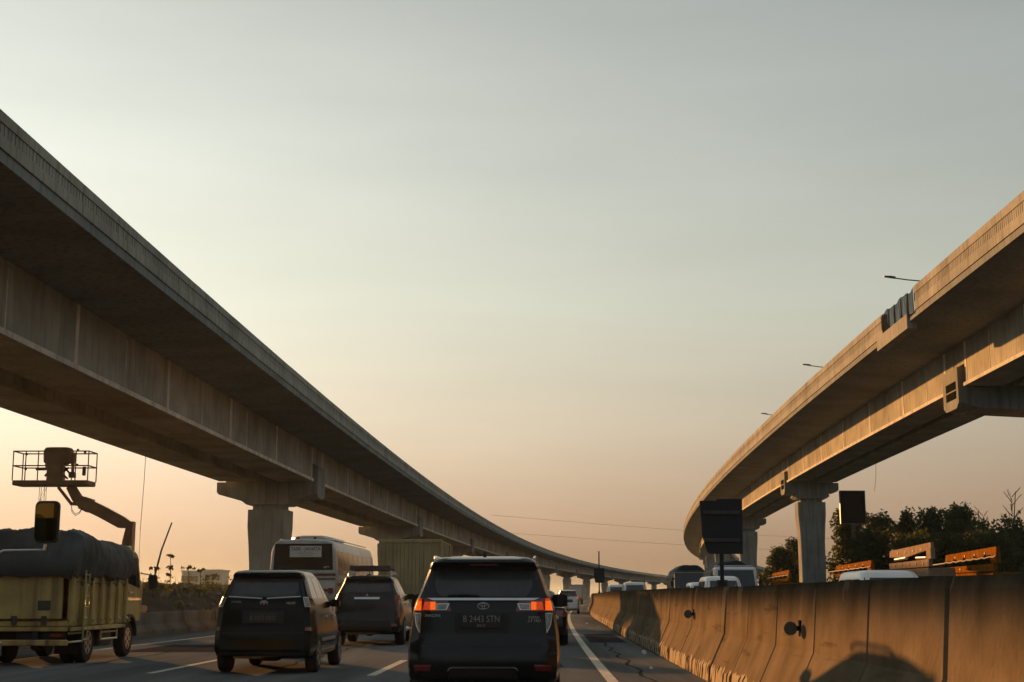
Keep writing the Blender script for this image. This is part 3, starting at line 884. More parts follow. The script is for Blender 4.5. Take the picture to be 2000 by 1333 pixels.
# ------------------------------------------------------------------ dark billboard beyond the right pier
d = 135
r = empty("billboard", (px(1660, d), d, 0), R(4)); tag(r, "dark upright billboard on a post beside the nearest right-hand pier, above the trees", "billboard")
zb = CAM_H + (1165 - 1026) * d / 2778; zt = CAM_H + (1165 - 965) * d / 2778; w = 47 * d / 2778 / 2
b = MB(); b.box(-w, w, -0.12, 0.12, zb, zt); b.build("panel", pmat("billboard_black", (0.011, 0.012, 0.012), 0.8, var=0.25, scale=1.5, spec=0.05), r)
b = MB(); b.box(-w - 0.06, w + 0.06, -0.14, 0.14, zt + 0.002, zt + 0.08); b.box(-w - 0.06, w + 0.06, -0.14, 0.14, zb - 0.08, zb - 0.002); b.box(-w - 0.07, -w - 0.002, -0.14, 0.14, zb, zt); b.box(w + 0.002, w + 0.07, -0.14, 0.14, zb, zt); b.build("frame", M_steel, r)
b = MB(); b.tube([(0, 0.1, 0), (0, 0.1, zb - 0.09)], 0.2, 8); b.build("post", M_steel, r)

# ------------------------------------------------------------------ cars
class Body:
    """car body as stacked plan outlines; y=0 is the rear bumper, +y forward"""
    def __init__(s, keys, nr=14.0, nf=4.5):
        s.k = keys; s.nr = nr; s.nf = nf
    def at(s, z):
        k = s.k
        if z <= k[0][0]: return k[0][1:]
        for a, b in zip(k, k[1:]):
            if z <= b[0]:
                t = (z - a[0]) / (b[0] - a[0])
                return tuple(a[i] + (b[i] - a[i]) * t for i in (1, 2, 3))
        return k[-1][1:]
    def ring(s, z, n=72):
        hw, yr, yf = s.at(z)
        yc, L = (yr + yf) / 2, (yf - yr) / 2
        out = []
        for i in range(n):
            a = 2 * math.pi * i / n
            ca, sa = math.cos(a), math.sin(a)
            e = s.nf if sa > 0 else s.nr
            # polar form of the superellipse keeps the points well spread
            rr = (abs(ca) ** e + abs(sa) ** e) ** (-1 / e)
            out.append((hw * ca * rr, yc + L * sa * rr, z))
        return out
    def rear(s, x, z, off=0.0):
        hw, yr, yf = s.at(z)
        yc, L = (yr + yf) / 2, (yf - yr) / 2
        t = min(abs(x) / hw, 0.995)
        return (x, yc - L * (1 - t ** s.nr) ** (1 / s.nr) - off, z)
    def front(s, x, z, off=0.0):
        hw, yr, yf = s.at(z)
        yc, L = (yr + yf) / 2, (yf - yr) / 2
        t = min(abs(x) / hw, 0.995)
        return (x, yc + L * (1 - t ** s.nf) ** (1 / s.nf) + off, z)
    def side(s, sx, y, z, off=0.0):
        hw, yr, yf = s.at(z)
        yc, L = (yr + yf) / 2, (yf - yr) / 2
        e = s.nr if y < yc else s.nf
        t = min(abs(y - yc) / L, 0.995)
        return (sx * (hw * (1 - t ** e) ** (1 / e) + off), y, z)
    def mesh(s, name, mat):
        zs = []
        for a, b in zip(s.k, s.k[1:]):
            n = max(1, int((b[0] - a[0]) / 0.06))
            zs += [a[0] + (b[0] - a[0]) * i / n for i in range(n)]
        zs.append(s.k[-1][0])
        b = MB(); b.rings([s.ring(z) for z in zs])
        return b.mesh(name, mat, 32)
def lerp_tab(tab, z):
    if z <= tab[0][0]: return tab[0][1]
    for a, b in zip(tab, tab[1:]):
        if z <= b[0]: return a[1] + (b[1] - a[1]) * (z - a[0]) / (b[0] - a[0])
    return tab[-1][1]
def patch(fn, z0, z1, lo, hi, off, name, mat, parent, nz=6, nx=10, deep=0.015, smooth=40):
    """solid panel lying on a body surface; lo/hi: tables (z, x) of its two borders"""
    def rows(o): return [[fn(lerp_tab(lo, z) + (lerp_tab(hi, z) - lerp_tab(lo, z)) * i / nx, z, o) for i in range(nx + 1)] for z in [z0 + (z1 - z0) * j / nz for j in range(nz + 1)]]
    A, B = rows(off), rows(off - deep)
    b = MB(); n = nx + 1; m = nz + 1
    vs_ = [p for r_ in A for p in r_] + [p for r_ in B for p in r_]
    o = n * m; fs = []
    for k in range(nz):
        for i in range(nx):
            q = (k * n + i, k * n + i + 1, (k + 1) * n + i + 1, (k + 1) * n + i)
            fs += [q, tuple(o + v for v in reversed(q))]
    per = [i for i in range(n)] + [k * n + n - 1 for k in range(1, m)] + [(m - 1) * n + i for i in range(n - 2, -1, -1)] + [k * n for k in range(m - 2, 0, -1)]
    for i in range(len(per)):
        a, c = per[i], per[(i + 1) % len(per)]
        fs.append((a, o + a, o + c, c))
    b.add(vs_, fs)
    return b.build(name, mat, parent, smooth=smooth)
def rect(x0, x1): return [(0, x0)], [(0, x1)]
def wheel(parent, x, y, r, w, sx, rim=M_rim, spokes=5, rr=0.66):
    n = 28
    b = MB()
    prof = [(r * rr, 0.0), (r * 0.93, 0.0), (r, 0.15), (r, 0.85), (r * 0.93, 1.0), (r * rr, 1.0)]
    b.rings([[(sx * (t - 0.5) * w, q * math.cos(2 * math.pi * i / n), q * math.sin(2 * math.pi * i / n)) for i in range(n)] for q, t in prof])
    o = b.build("wheel", M_tyre, parent, (x, y, r), smooth=40)
    b = MB(); xo = sx * w * 0.5
    b.rings([[(xo - sx * dx, q * math.cos(2 * math.pi * i / n), q * math.sin(2 * math.pi * i / n)) for i in range(n)] for q, dx in ((r * rr * 0.999, -0.004), (r * rr * 0.9, -0.006), (r * rr * 0.86, 0.05), (r * rr * 0.3, 0.05), (r * rr * 0.28, 0.01), (0.001, 0.008))], False)
    for k in range(spokes):
        a = 2 * math.pi * k / spokes
        c, s_ = math.cos(a), math.sin(a)
        p = []
        for q, hw in ((r * rr * 0.2, 0.035), (r * rr * 0.9, 0.05)):
            for e in (-1, 1):
                for dx in (-0.002, 0.045):
                    p.append((xo - sx * dx, q * c - e * hw * s_, q * s_ + e * hw * c))
        b.add(p, [(0, 1, 3, 2), (4, 6, 7, 5), (0, 2, 6, 4), (1, 5, 7, 3), (0, 4, 5, 1), (2, 3, 7, 6)])
    b.build("rim", rim, o)
    return o
def ellipse_ring(b, cx, cz, a, c, t, y0, y1, n=28):
    b.rings([[(cx + (a + q) * math.cos(2 * math.pi * i / n), y, cz + (c + q) * math.sin(2 * math.pi * i / n)) for i in range(n)] for q, y in ((0, y1), (0, y0), (-t, y0), (-t, y1))], False)
def oval_emblem(body, z, w, h, parent):
    """three interlocked ovals, as on the tailgates"""
    y = body.rear(0, z, 0.012)[1]
    b = MB()
    ellipse_ring(b, 0, z, w / 2, h / 2, 0.008, y, y + 0.012)
    ellipse_ring(b, 0, z + h * 0.17, w * 0.34, h * 0.25, 0.007, y - 0.001, y + 0.012)
    ellipse_ring(b, 0, z - h * 0.02, w * 0.13, h * 0.44, 0.007, y - 0.002, y + 0.012)
    b.build("emblem", M_badge, parent)
def lettering(body, txt, x, z, size, mat, parent, off=0.006, shear=0.0, name="lettering", bold=0.0, y=None, sx=1.0):
    me = text_mesh(txt, size, mat, 0.003, bold, name, shear)
    yy = body.rear(x, z, off)[1] if y is None else y
    o = link(name, me, parent, (x, yy, z))
    o.scale = (sx, 1, 1)
    return o
def mirror_pair(body, parent, y, z, w, h, mat, out=0.03):
    for sx in (-1, 1):
        x = abs(body.side(sx, y, z)[0]) - 0.02
        b = MB()
        def rg(xx, s_): return [(sx * xx, y - 0.07 * s_, z - h / 2 * s_ * 0.8), (sx * xx, y + 0.09 * s_, z - h / 2 * s_ * 0.6), (sx * xx, y + 0.09 * s_, z + h / 2 * s_ * 0.7), (sx * xx, y - 0.07 * s_, z + h / 2 * s_)]
        b.rings([rg(x, 0.4), rg(x + out, 0.5), rg(x + out + 0.03, 0.9), rg(x + out + w * 0.6, 1.0), rg(x + out + w, 0.75)])
        o = b.build("door_mirror", mat, parent, smooth=60)
def plate(body, parent, z, txt, w, h, size, sub=None, x=0.0, txtmat=None):
    y = body.rear(x, z, 0.02)[1]
    b = MB(); b.cbox(x - w / 2, x + w / 2, y, y + 0.03, z - h / 2, z + h / 2, 0.006)
    p = b.build("number_plate", M_plate, parent)
    if not txt: return
    lettering(body, txt, x, z + (h * 0.12 if sub else 0), size, txtmat or M_plate_t, p, y=y - 0.003, name="plate_lettering", sx=0.82)
    if sub: lettering(body, sub, x, z - h * 0.32, size * 0.45, txtmat or M_plate_t, p, y=y - 0.003, name="plate_lettering")

# --- large people carrier straight ahead
INN = [(0.22, 0.80, 0.30, 4.45), (0.27, 0.885, 0.10, 4.62), (0.33, 0.905, 0.035, 4.66), (0.45, 0.915, 0.0, 4.70), (0.62, 0.915, 0.015, 4.70), (0.70, 0.912, 0.075, 4.66), (0.80, 0.905, 0.095, 4.60), (0.92, 0.885, 0.105, 4.45), (1.04, 0.865, 0.115, 3.75),
       (1.12, 0.85, 0.125, 3.45), (1.22, 0.815, 0.15, 3.25), (1.30, 0.775, 0.20, 3.10), (1.40, 0.74, 0.27, 2.90), (1.50, 0.705, 0.34, 2.70), (1.58, 0.675, 0.38, 2.52), (1.62, 0.66, 0.27, 2.42), (1.66, 0.64, 0.23, 2.30), (1.695, 0.60, 0.26, 2.15), (1.72, 0.53, 0.36, 1.95), (1.738, 0.38, 0.60, 1.75), (1.745, 0.15, 0.9, 1.45)]
def innova():
    c = Body(INN)
    e = empty("people_carrier", (-0.585, 17.0, 0.0))
    tag(e, "large black people carrier straight ahead with both amber indicators lit", "car")
    body = link("body", c.mesh("body", M_dark), e)
    f = c.rear
    patch(f, 1.245, 1.60, [(1.245, -0.70), (1.40, -0.66), (1.6, -0.60)], [(1.245, 0.70), (1.40, 0.66), (1.6, 0.60)], 0.004, "window_surround", M_black, e, 8, 16)
    patch(f, 1.255, 1.555, [(1.255, -0.50), (1.30, -0.555), (1.40, -0.585), (1.5, -0.57), (1.555, -0.53)], [(1.255, 0.50), (1.30, 0.555), (1.40, 0.585), (1.5, 0.57), (1.555, 0.53)], 0.009, "rear_window", M_glass2, e, 10, 16)
    patch(f, 1.60, 1.66, [(1.6, -0.60), (1.66, -0.55)], [(1.6, 0.60), (1.66, 0.55)], 0.012, "spoiler", M_dark, e, 4, 16)
    b = MB(); y = f(0, 1.635, 0.016)[1]; b.cbox(-0.17, 0.17, y, y + 0.02, 1.622, 1.638, 0.004); b.build("brake_lamp", M_red, e)
    patch(f, 1.212, 1.24, [(1.212, -0.60), (1.24, -0.67)], [(1.212, 0.60), (1.24, 0.67)], 0.022, "chrome_strip", M_chrome, e, 2, 18)
    for sx in (-1, 1):
        def P(z0, z1, a, b_, off, nm, mt):   # mirrored borders
            lo = [(z, sx * x) for z, x in a]; hi = [(z, sx * x) for z, x in b_]
            if sx > 0: lo, hi = hi, lo
            return patch(f, z0, z1, lo, hi, off, nm, mt, e, 6, 6)
        P(1.085, 1.235, [(1.085, 0.832), (1.235, 0.785)], [(1.085, 0.38), (1.235, 0.43)], 0.006, "tail_lamp_housing", M_red)
        P(1.095, 1.205, [(1.09, 0.825), (1.2, 0.80)], [(1.09, 0.735), (1.2, 0.735)], 0.014, "indicator_lamp", M_amber)
        P(1.20, 1.235, [(1.2, 0.80), (1.235, 0.785)], [(1.2, 0.735), (1.235, 0.735)], 0.013, "tail_lamp", M_redlit)
        P(1.10, 1.195, [(1.1, 0.715), (1.195, 0.700)], [(1.1, 0.63), (1.195, 0.63)], 0.014, "tail_lamp", M_redlit)
        P(1.10, 1.195, [(1.1, 0.629), (1.195, 0.629)], [(1.1, 0.565), (1.195, 0.565)], 0.015, "indicator_lamp", M_amber)
        P(1.10, 1.175, [(1.1, 0.555), (1.175, 0.555)], [(1.1, 0.435), (1.175, 0.40)], 0.013, "reversing_lamp_frame", M_chrome)
        P(1.108, 1.167, [(1.108, 0.547), (1.167, 0.547)], [(1.108, 0.447), (1.167, 0.418)], 0.018, "reversing_lamp", M_clear)
        P(0.835, 1.065, [(0.835, 0.755), (0.92, 0.80), (1.065, 0.825)], [(0.835, 0.745), (1.065, 0.735)], 0.008, "lower_lamp_frame", M_chrome)
        P(0.875, 1.055, [(0.87, 0.76), (0.93, 0.79), (1.055, 0.812)], [(0.87, 0.748), (1.055, 0.747)], 0.014, "lower_lamp", M_clear)
        P(0.40, 0.47, [(0.4, 0.80), (0.47, 0.80)], [(0.4, 0.62), (0.47, 0.60)], 0.008, "bumper_reflector", M_red)
    oval_emblem(c, 1.147, 0.145, 0.082, e)
    lettering(c, "INNOVA", -0.60, 1.032, 0.048, M_badge, e, shear=0.25, name="badge")
    lettering(c, "KIJANG", 0.60, 1.012, 0.040, M_badge, e, name="badge", shear=0.1)
    lettering(c, "2.4 TRD", 0.60, 0.972, 0.046, M_badge, e, name="badge", shear=0.2)
    patch(f, 0.83, 1.065, *rect(-0.33, 0.31), 0.003, "plate_recess", M_black, e)
    plate(c, e, 0.972, "B 2443 STN", 0.50, 0.17, 0.108, "04.21", -0.02)
    patch(f, 0.432, 0.446, [(0.43, -0.40), (0.446, -0.36)], [(0.43, 0.40), (0.446, 0.36)], 0.012, "bumper_strip", M_chrome, e, 1, 14)
    for sx in (-1, 1):
        b = MB(); b.tube([f(sx * 0.36, 0.439, 0.008), f(sx * 0.395, 0.425, 0.008), f(sx * 0.41, 0.40, 0.008)], 0.007, 5); b.build("bumper_strip", M_chrome, e)
    patch(f, 0.29, 0.425, [(0.29, -0.42), (0.425, -0.38)], [(0.29, 0.42), (0.425, 0.38)], 0.004, "bumper_insert", M_black, e)
    patch(f, 0.675, 0.685, *rect(-0.72, 0.72), 0.002, "tailgate_seam", M_black, e, 1, 12)
    b = MB(); b.tube([f(-0.05, 1.262, 0.02), f(-0.2, 1.275, 0.026), f(-0.42, 1.268, 0.02)], 0.010, 5); b.build("wiper", M_black, e)
    b = MB(); b.rings([[(-0.028, 0.62, 1.735), (0.028, 0.62, 1.735), (0.02, 0.85, 1.735), (-0.02, 0.85, 1.735)], [(-0.006, 0.645, 1.80), (0.006, 0.645, 1.80), (0.004, 0.69, 1.80), (-0.004, 0.69, 1.80)]]); b.build("shark_fin_antenna", M_dark, e, smooth=60)
    for sx in (-1, 1):
        b = MB(); b.tube([(sx * 0.60, 0.55, 1.70), (sx * 0.615, 0.75, 1.735), (sx * 0.615, 1.9, 1.74), (sx * 0.60, 2.15, 1.70)], 0.018, 6); b.build("roof_rail", M_silver, e)
        for (ya, yb) in ((0.62, 1.12), (1.18, 1.95), (2.02, 2.62)):
            patch(lambda y, z, o: c.side(sx, y, z, o), 1.28, 1.58, [(1.28, ya - 0.12 if ya < 1 else ya), (1.58, ya)], [(1.28, yb), (1.58, yb if yb < 2.3 else yb - 0.35)], 0.006, "side_window", M_sglass, e, 5, 8)
        patch(lambda y, z, o: c.side(sx, y, z, o), 1.255, 1.275, [(1.26, 0.55)], [(1.26, 2.9)], 0.01, "window_trim", M_chrome, e, 1, 14)
        patch(lambda y, z, o: c.side(sx, y, z, o), 0.98, 1.01, [(1.0, 1.05)], [(1.0, 1.3)], 0.035, "door_handle", M_chrome, e, 2, 4, 0.03)
        patch(lambda y, z, o: c.side(sx, y, z, o), 0.98, 1.01, [(1.0, 2.1)], [(1.0, 2.35)], 0.035, "door_handle", M_chrome, e, 2, 4, 0.03)
        for y in (0.98, 3.73): wheel(e, sx * 0.80, y, 0.34, 0.215, sx)
    mirror_pair(c, e, 2.75, 1.19, 0.22, 0.20, M_dark, 0.06)
    patch(lambda x, z, o: c.front(x, z, o), 1.12, 1.55, [(1.12, -0.68), (1.55, -0.56)], [(1.12, 0.68), (1.55, 0.56)], 0.005, "windscreen", M_glass, e, 8, 12)
    b = MB(); b.tube([(0.45, 0.2, 0.25), (0.45, 0.6, 0.27)], 0.032, 8); b.build("exhaust_pipe", M_steel, e)
    b = MB(); b.tube([(-0.74, 0.98, 0.30), (0.74, 0.98, 0.30)], 0.05, 8); b.cbox(-0.13, 0.13, 0.85, 1.12, 0.2, 0.42, 0.05); b.build("rear_axle", M_black, e)
    return e
innova()

# --- compact people carrier, left lane
AVZ = [(0.24, 0.72, 0.30, 4.0), (0.29, 0.80, 0.06, 4.10), (0.40, 0.83, 0.0, 4.16), (0.62, 0.83, 0.015, 4.17), (0.72, 0.825, 0.07, 4.12), (0.88, 0.812, 0.09, 3.95), (1.02, 0.80, 0.11, 3.35), (1.12, 0.785, 0.13, 3.1), (1.24, 0.745, 0.19, 2.92), (1.34, 0.705, 0.26, 2.75), (1.46, 0.66, 0.35, 2.5),
       (1.56, 0.62, 0.42, 2.3), (1.60, 0.60, 0.34, 2.2), (1.645, 0.575, 0.33, 2.05), (1.675, 0.53, 0.40, 1.9), (1.695, 0.42, 0.6, 1.7), (1.703, 0.2, 0.9, 1.45)]
def small_mpv(loc, name, label, paint, detail=True, rz=0.0):
    c = Body(AVZ)
    e = empty(name, loc, rz); tag(e, label, "car")
    link("body", c.mesh("body", paint), e)
    f = c.rear
    patch(f, 1.245, 1.59, [(1.245, -0.67), (1.59, -0.56)], [(1.245, 0.67), (1.59, 0.56)], 0.004, "window_surround", M_black, e, 8, 14)
    patch(f, 1.265, 1.535, [(1.26, -0.46), (1.33, -0.55), (1.45, -0.545), (1.535, -0.50)], [(1.26, 0.46), (1.33, 0.55), (1.45, 0.545), (1.535, 0.50)], 0.009, "rear_window", M_glass2, e, 8, 14)
    patch(f, 1.58, 1.64, [(1.58, -0.56), (1.64, -0.52)], [(1.58, 0.56), (1.64, 0.52)], 0.014, "spoiler", paint, e, 3, 12)
    for sx in (-1, 1):
        def P(z0, z1, a, b_, off, nm, mt):
            lo = [(z, sx * x) for z, x in a]; hi = [(z, sx * x) for z, x in b_]
            if sx > 0: lo, hi = hi, lo
            return patch(f, z0, z1, lo, hi, off, nm, mt, e, 6, 5)
        P(1.085, 1.245, [(1.085, 0.765), (1.245, 0.715)], [(1.085, 0.685), (1.245, 0.635)], 0.008, "tail_lamp_frame", M_chrome)
        P(1.095, 1.235, [(1.095, 0.757), (1.235, 0.712)], [(1.095, 0.695), (1.235, 0.646)], 0.013, "tail_lamp", M_clear)
        P(0.70, 0.76, [(0.7, 0.80)], [(0.7, 0.70)], 0.008, "bumper_reflector", M_red)
        # chrome strip in two sloping halves
        b = MB(); b.tube([f(sx * 0.60, 1.252, 0.014), f(sx * 0.3, 1.236, 0.014), f(sx * 0.04, 1.222, 0.014)], 0.012, 6); b.build("chrome_strip", M_chrome, e)
    oval_emblem(c, 1.152, 0.13, 0.075, e)
    if detail:
        lettering(c, "AVANZA", -0.46, 1.165, 0.042, M_plate_t, e, name="badge")
        lettering(c, "VELOZ", 0.44, 1.145, 0.048, M_badge, e, name="badge", shear=0.3, bold=0.001)
    patch(f, 0.82, 1.03, *rect(-0.34, 0.34), 0.003, "plate_recess", M_black, e)
    patch(f, 1.035, 1.06, *rect(-0.36, 0.36), 0.02, "plate_garnish", paint, e, 2, 8)
    plate(c, e, 0.90, "B 1073 FRO" if detail else None, 0.46, 0.15, 0.105, None, 0.0, pmat("dim_plate_text", (0.13, 0.13, 0.125), 0.6, var=0.1, scale=8))
    patch(f, 0.30, 0.36, *rect(-0.7, 0.7), 0.005, "bumper_insert", M_black, e)
    patch(f, 0.66, 0.668, *rect(-0.68, 0.68), 0.002, "tailgate_seam", M_black, e, 1, 12)
    for sx in (-1, 1):
        S = lambda y, z, o: c.side(sx, y, z, o)
        for (ya, yb) in ((0.62, 1.02), (1.08, 1.72), (1.78, 2.35)):
            patch(S, 1.22, 1.56, [(1.22, ya - (0.16 if ya < 1 else 0)), (1.56, ya)], [(1.22, yb + (0.3 if yb > 2 else 0)), (1.56, yb - (0.12 if yb > 2 else 0))], 0.006, "side_window", M_sglass, e, 5, 7)
        for y in (1.55, 2.6):
            patch(S, 0.90, 0.93, [(0.9, y)], [(0.9, y + 0.2)], 0.03, "door_handle", M_chrome, e, 2, 4, 0.03)
        patch(S, 0.50, 0.55, [(0.5, 1.2)], [(0.5, 2.75)], 0.014, "door_moulding", M_chrome, e, 2, 8)
        patch(S, 0.28, 0.35, [(0.28, 1.0)], [(0.28, 2.85)], 0.02, "side_skirt", paint, e, 2, 8)
        for y in (1.08, 1.74, 2.4): patch(S, 0.40, 1.2, [(0.4, y)], [(0.4, y + 0.008)], 0.002, "door_seam", M_black, e, 8, 1)
        for y in (0.80, 3.45): wheel(e, sx * 0.735, y, 0.315, 0.19, sx)
    mirror_pair(c, e, 2.55, 1.13, 0.17, 0.15, paint, 0.03)
    patch(lambda x, z, o: c.front(x, z, o), 1.1, 1.56, [(1.1, -0.66), (1.56, -0.53)], [(1.1, 0.66), (1.56, 0.53)], 0.005, "windscreen", M_glass, e, 8, 10)
    b = MB(); b.cbox(-0.1, 0.25, 0.3, 0.75, 0.2, 0.32, 0.05); b.tube([(-0.66, 0.8, 0.28), (0.66, 0.8, 0.28)], 0.045, 8); b.build("rear_axle", M_black, e)
    return e
small_mpv((-4.45, 23.75, 0.0), "hatchback", "compact dark green-black people carrier in the left lane with two sloping chrome strips", M_dark2)

# --- tall off-roader ahead
PAJ = [(0.28, 0.76, 0.35, 4.4), (0.34, 0.86, 0.08, 4.6), (0.48, 0.90, 0.0, 4.66), (0.68, 0.905, 0.02, 4.68), (0.80, 0.905, 0.09, 4.62), (1.0, 0.89, 0.11, 4.4), (1.14, 0.865, 0.13, 3.6), (1.28, 0.82, 0.18, 3.25), (1.40, 0.765, 0.27, 3.0), (1.52, 0.71, 0.36, 2.8), (1.64, 0.66, 0.44, 2.6), (1.70, 0.635, 0.36, 2.5), (1.75, 0.60, 0.36, 2.3), (1.785, 0.53, 0.46, 2.1), (1.80, 0.4, 0.7, 1.9), (1.807, 0.15, 1.0, 1.6)]
def offroader(loc, label):
    c = Body(PAJ)
    e = empty("off_road_car", loc); tag(e, label, "car")
    link("body", c.mesh("body", M_dark), e)
    f = c.rear
    patch(f, 1.34, 1.69, [(1.34, -0.72), (1.69, -0.60)], [(1.34, 0.72), (1.69, 0.60)], 0.004, "window_surround", M_black, e, 8, 14)
    patch(f, 1.37, 1.66, [(1.37, -0.50), (1.42, -0.60), (1.55, -0.58), (1.66, -0.52)], [(1.37, 0.50), (1.42, 0.60), (1.55, 0.58), (1.66, 0.52)], 0.009, "rear_window", M_glass2, e, 8, 14)
    patch(f, 1.68, 1.74, [(1.68, -0.58), (1.74, -0.55)], [(1.68, 0.58), (1.74, 0.55)], 0.014, "spoiler", M_dark, e, 3, 12)
    patch(f, 1.185, 1.235, [(1.18, -0.32), (1.235, -0.335)], [(1.18, 0.32), (1.235, 0.335)], 0.03, "chrome_bar", M_chrome, e, 3, 10, 0.03)
    y = f(0, 1.29, 0.012)[1]
    b = MB()     # three diamonds
    for a in (90, 210, 330):
        ca, sa = math.cos(R(a)), math.sin(R(a)); l_, w = 0.045, 0.014
        b.prism([(0, 1.285), (ca * l_ / 2 - sa * w, 1.285 + sa * l_ / 2 + ca * w), (ca * l_, 1.285 + sa * l_), (ca * l_ / 2 + sa * w, 1.285 + sa * l_ / 2 - ca * w)], 'y', y, y + 0.01)
    b.build("emblem", M_chrome, e)
    for sx in (-1, 1):
        def P(z0, z1, a, b_, off, nm, mt):
            lo = [(z, sx * x) for z, x in a]; hi = [(z, sx * x) for z, x in b_]
            if sx > 0: lo, hi = hi, lo
            return patch(f, z0, z1, lo, hi, off, nm, mt, e, 8, 4)
        P(0.72, 1.30, [(0.72, 0.86), (1.1, 0.845), (1.3, 0.79)], [(0.72, 0.80), (1.0, 0.76), (1.3, 0.70)], 0.008, "tail_lamp", M_red)
        P(0.50, 0.56, [(0.5, 0.80)], [(0.5, 0.66)], 0.008, "bumper_reflector", M_red)
    plate(c, e, 1.03, None, 0.44, 0.14, 0.10, None, 0.0)
    patch(f, 0.40, 0.62, *rect(-0.66, 0.66), 0.006, "bumper_insert", M_black, e)
    for sx in (-1, 1):
        S = lambda y, z, o: c.side(sx, y, z, o)
        for (ya, yb) in ((0.75, 1.25), (1.31, 2.05), (2.12, 2.6)):
            patch(S, 1.32, 1.66, [(1.32, ya - (0.12 if ya < 1 else 0)), (1.66, ya)], [(1.32, yb + (0.35 if yb > 2.3 else 0)), (1.66, yb - (0.05 if yb > 2.3 else 0))], 0.006, "side_window", M_sglass, e, 5, 7)
        patch(S, 1.285, 1.305, [(1.29, 0.6)], [(1.29, 3.0)], 0.01, "window_trim", M_chrome, e, 1, 12)
        patch(S, 0.36, 0.41, [(0.36, 1.2)], [(0.36, 3.0)], 0.11, "side_step", M_chrome, e, 2, 8, 0.12)
        for y in (1.5, 2.6): patch(S, 1.04, 1.07, [(1, y)], [(1, y + 0.2)], 0.03, "door_handle", M_chrome, e, 2, 4, 0.03)
        for y in (0.98, 3.75): wheel(e, sx * 0.80, y, 0.375, 0.24, sx)
        b = MB(); b.tube([(sx * 0.56, 0.7, 1.78), (sx * 0.58, 0.9, 1.845), (sx * 0.58, 2.1, 1.85), (sx * 0.56, 2.3, 1.79)], 0.018, 6); b.build("roof_rail", M_silver, e)
    mirror_pair(c, e, 2.85, 1.24, 0.2, 0.18, M_dark, 0.04)
    # roof carrier
    rk = MB()
    for sx in (-1, 1): rk.cbox(sx * 0.50 - 0.03, sx * 0.50 + 0.03, 0.75, 2.0, 1.99, 2.06, 0.01)
    for y in (0.78, 1.18, 1.58, 1.98): rk.cbox(-0.55, 0.55, y - 0.03, y + 0.03, 1.925, 1.985, 0.01)
    for x in (-0.3, -0.1, 0.1, 0.3): rk.cbox(x - 0.03, x + 0.03, 0.75, 2.0, 1.986, 2.01, 0.008)
    rk.cbox(-0.53, 0.53, 0.70, 0.74, 1.93, 2.055, 0.01)
    rk = rk.build("roof_carrier", M_steel, e)
    for sx in (-1, 1):
        for y in (0.95, 1.75):
            q = MB(); q.cbox(sx * 0.54 - 0.03, sx * 0.54 + 0.03, y - 0.04, y + 0.04, 1.80, 1.925, 0.01); q.build("carrier_foot", M_chrome, rk)
    patch(lambda x, z, o: c.front(x, z, o), 1.2, 1.66, [(1.2, -0.7), (1.66, -0.56)], [(1.2, 0.7), (1.66, 0.56)], 0.005, "windscreen", M_glass, e, 8, 10)
    b = MB(); b.tube([(-0.7, 0.98, 0.34), (0.7, 0.98, 0.34)], 0.05, 8); b.rings([[(0.16 * math.cos(a) * q, yy, 0.36 + 0.14 * math.sin(a) * q) for a in [i * math.pi / 5 for i in range(10)]] for q, yy in ((0.5, 0.8), (1, 0.9), (1, 1.06), (0.5, 1.16))]); b.build("rear_axle", M_black, e)
    return e
offroader((-4.30, 37.3, 0.0), "black off-road car with a roof carrier between the bus and the people carrier")

# --- dark saloon hidden behind the large people carrier (only its right flank shows)
SED = [(0.22, 0.74, 0.3, 4.3), (0.3, 0.85, 0.05, 4.45), (0.5, 0.87, 0.0, 4.5), (0.75, 0.87, 0.04, 4.45), (0.88, 0.85, 0.08, 4.2), (0.97, 0.80, 0.14, 3.9), (1.0, 0.70, 0.45, 3.2), (1.2, 0.60, 0.75, 2.85), (1.36, 0.53, 1.05, 2.5), (1.42, 0.42, 1.25, 2.3), (1.44, 0.2, 1.5, 2.0)]
def saloon(loc, label):
    c = Body(SED)
    e = empty("saloon_car", loc); tag(e, label, "car")
    link("body", c.mesh("body", M_dark), e)
    patch(c.rear, 1.02, 1.34, [(1.02, -0.60), (1.34, -0.48)], [(1.02, 0.60), (1.34, 0.48)], 0.006, "rear_window", M_glass2, e, 6, 10)
    plate(c, e, 0.70, None, 0.44, 0.14, 0.1, None, 0.0)
    for sx in (-1, 1):
        patch(c.rear, 0.74, 0.90, *rect(min(sx * 0.55, sx * 0.8), max(sx * 0.55, sx * 0.8)), 0.008, "tail_lamp", M_red, e, 3, 4)
        S = lambda y, z, o: c.side(sx, y, z, o)
        for ya, yb in ((1.1, 1.6), (1.66, 2.4)): patch(S, 1.03, 1.34, [(1.03, ya - 0.1), (1.34, ya + 0.1)], [(1.03, yb + 0.1), (1.34, yb)], 0.006, "side_window", M_sglass, e, 4, 6)
        patch(S, 0.80, 0.83, [(0.8, 1.5)], [(0.8, 1.7)], 0.03, "door_handle", M_chrome, e, 2, 4, 0.03)
        for y in (0.95, 3.5): wheel(e, sx * 0.775, y, 0.31, 0.2, sx)
    mirror_pair(c, e, 2.75, 0.98, 0.17, 0.13, M_silver, 0.03)
saloon((0.04, 37.2, 0.0), "dark saloon directly ahead of the large people carrier, only its right flank showing")
# --- silver car farther up the fast lane, indicator lit
def silver_car():
    p, th = along(104, 1.05)
    e = small_mpv((p.x, p.y, 0), "silver_car", "small silver car far ahead beside the median barrier with an amber lamp lit", M_silver, False, -th)
    c = Body(AVZ)
    for sx in (-1, 1):
        patch(c.rear, 1.08, 1.2, *rect(sx * 0.70 - 0.06, sx * 0.70 + 0.06), 0.02, "indicator_lamp", M_amber if sx > 0 else M_red, e, 2, 2)
silver_car()

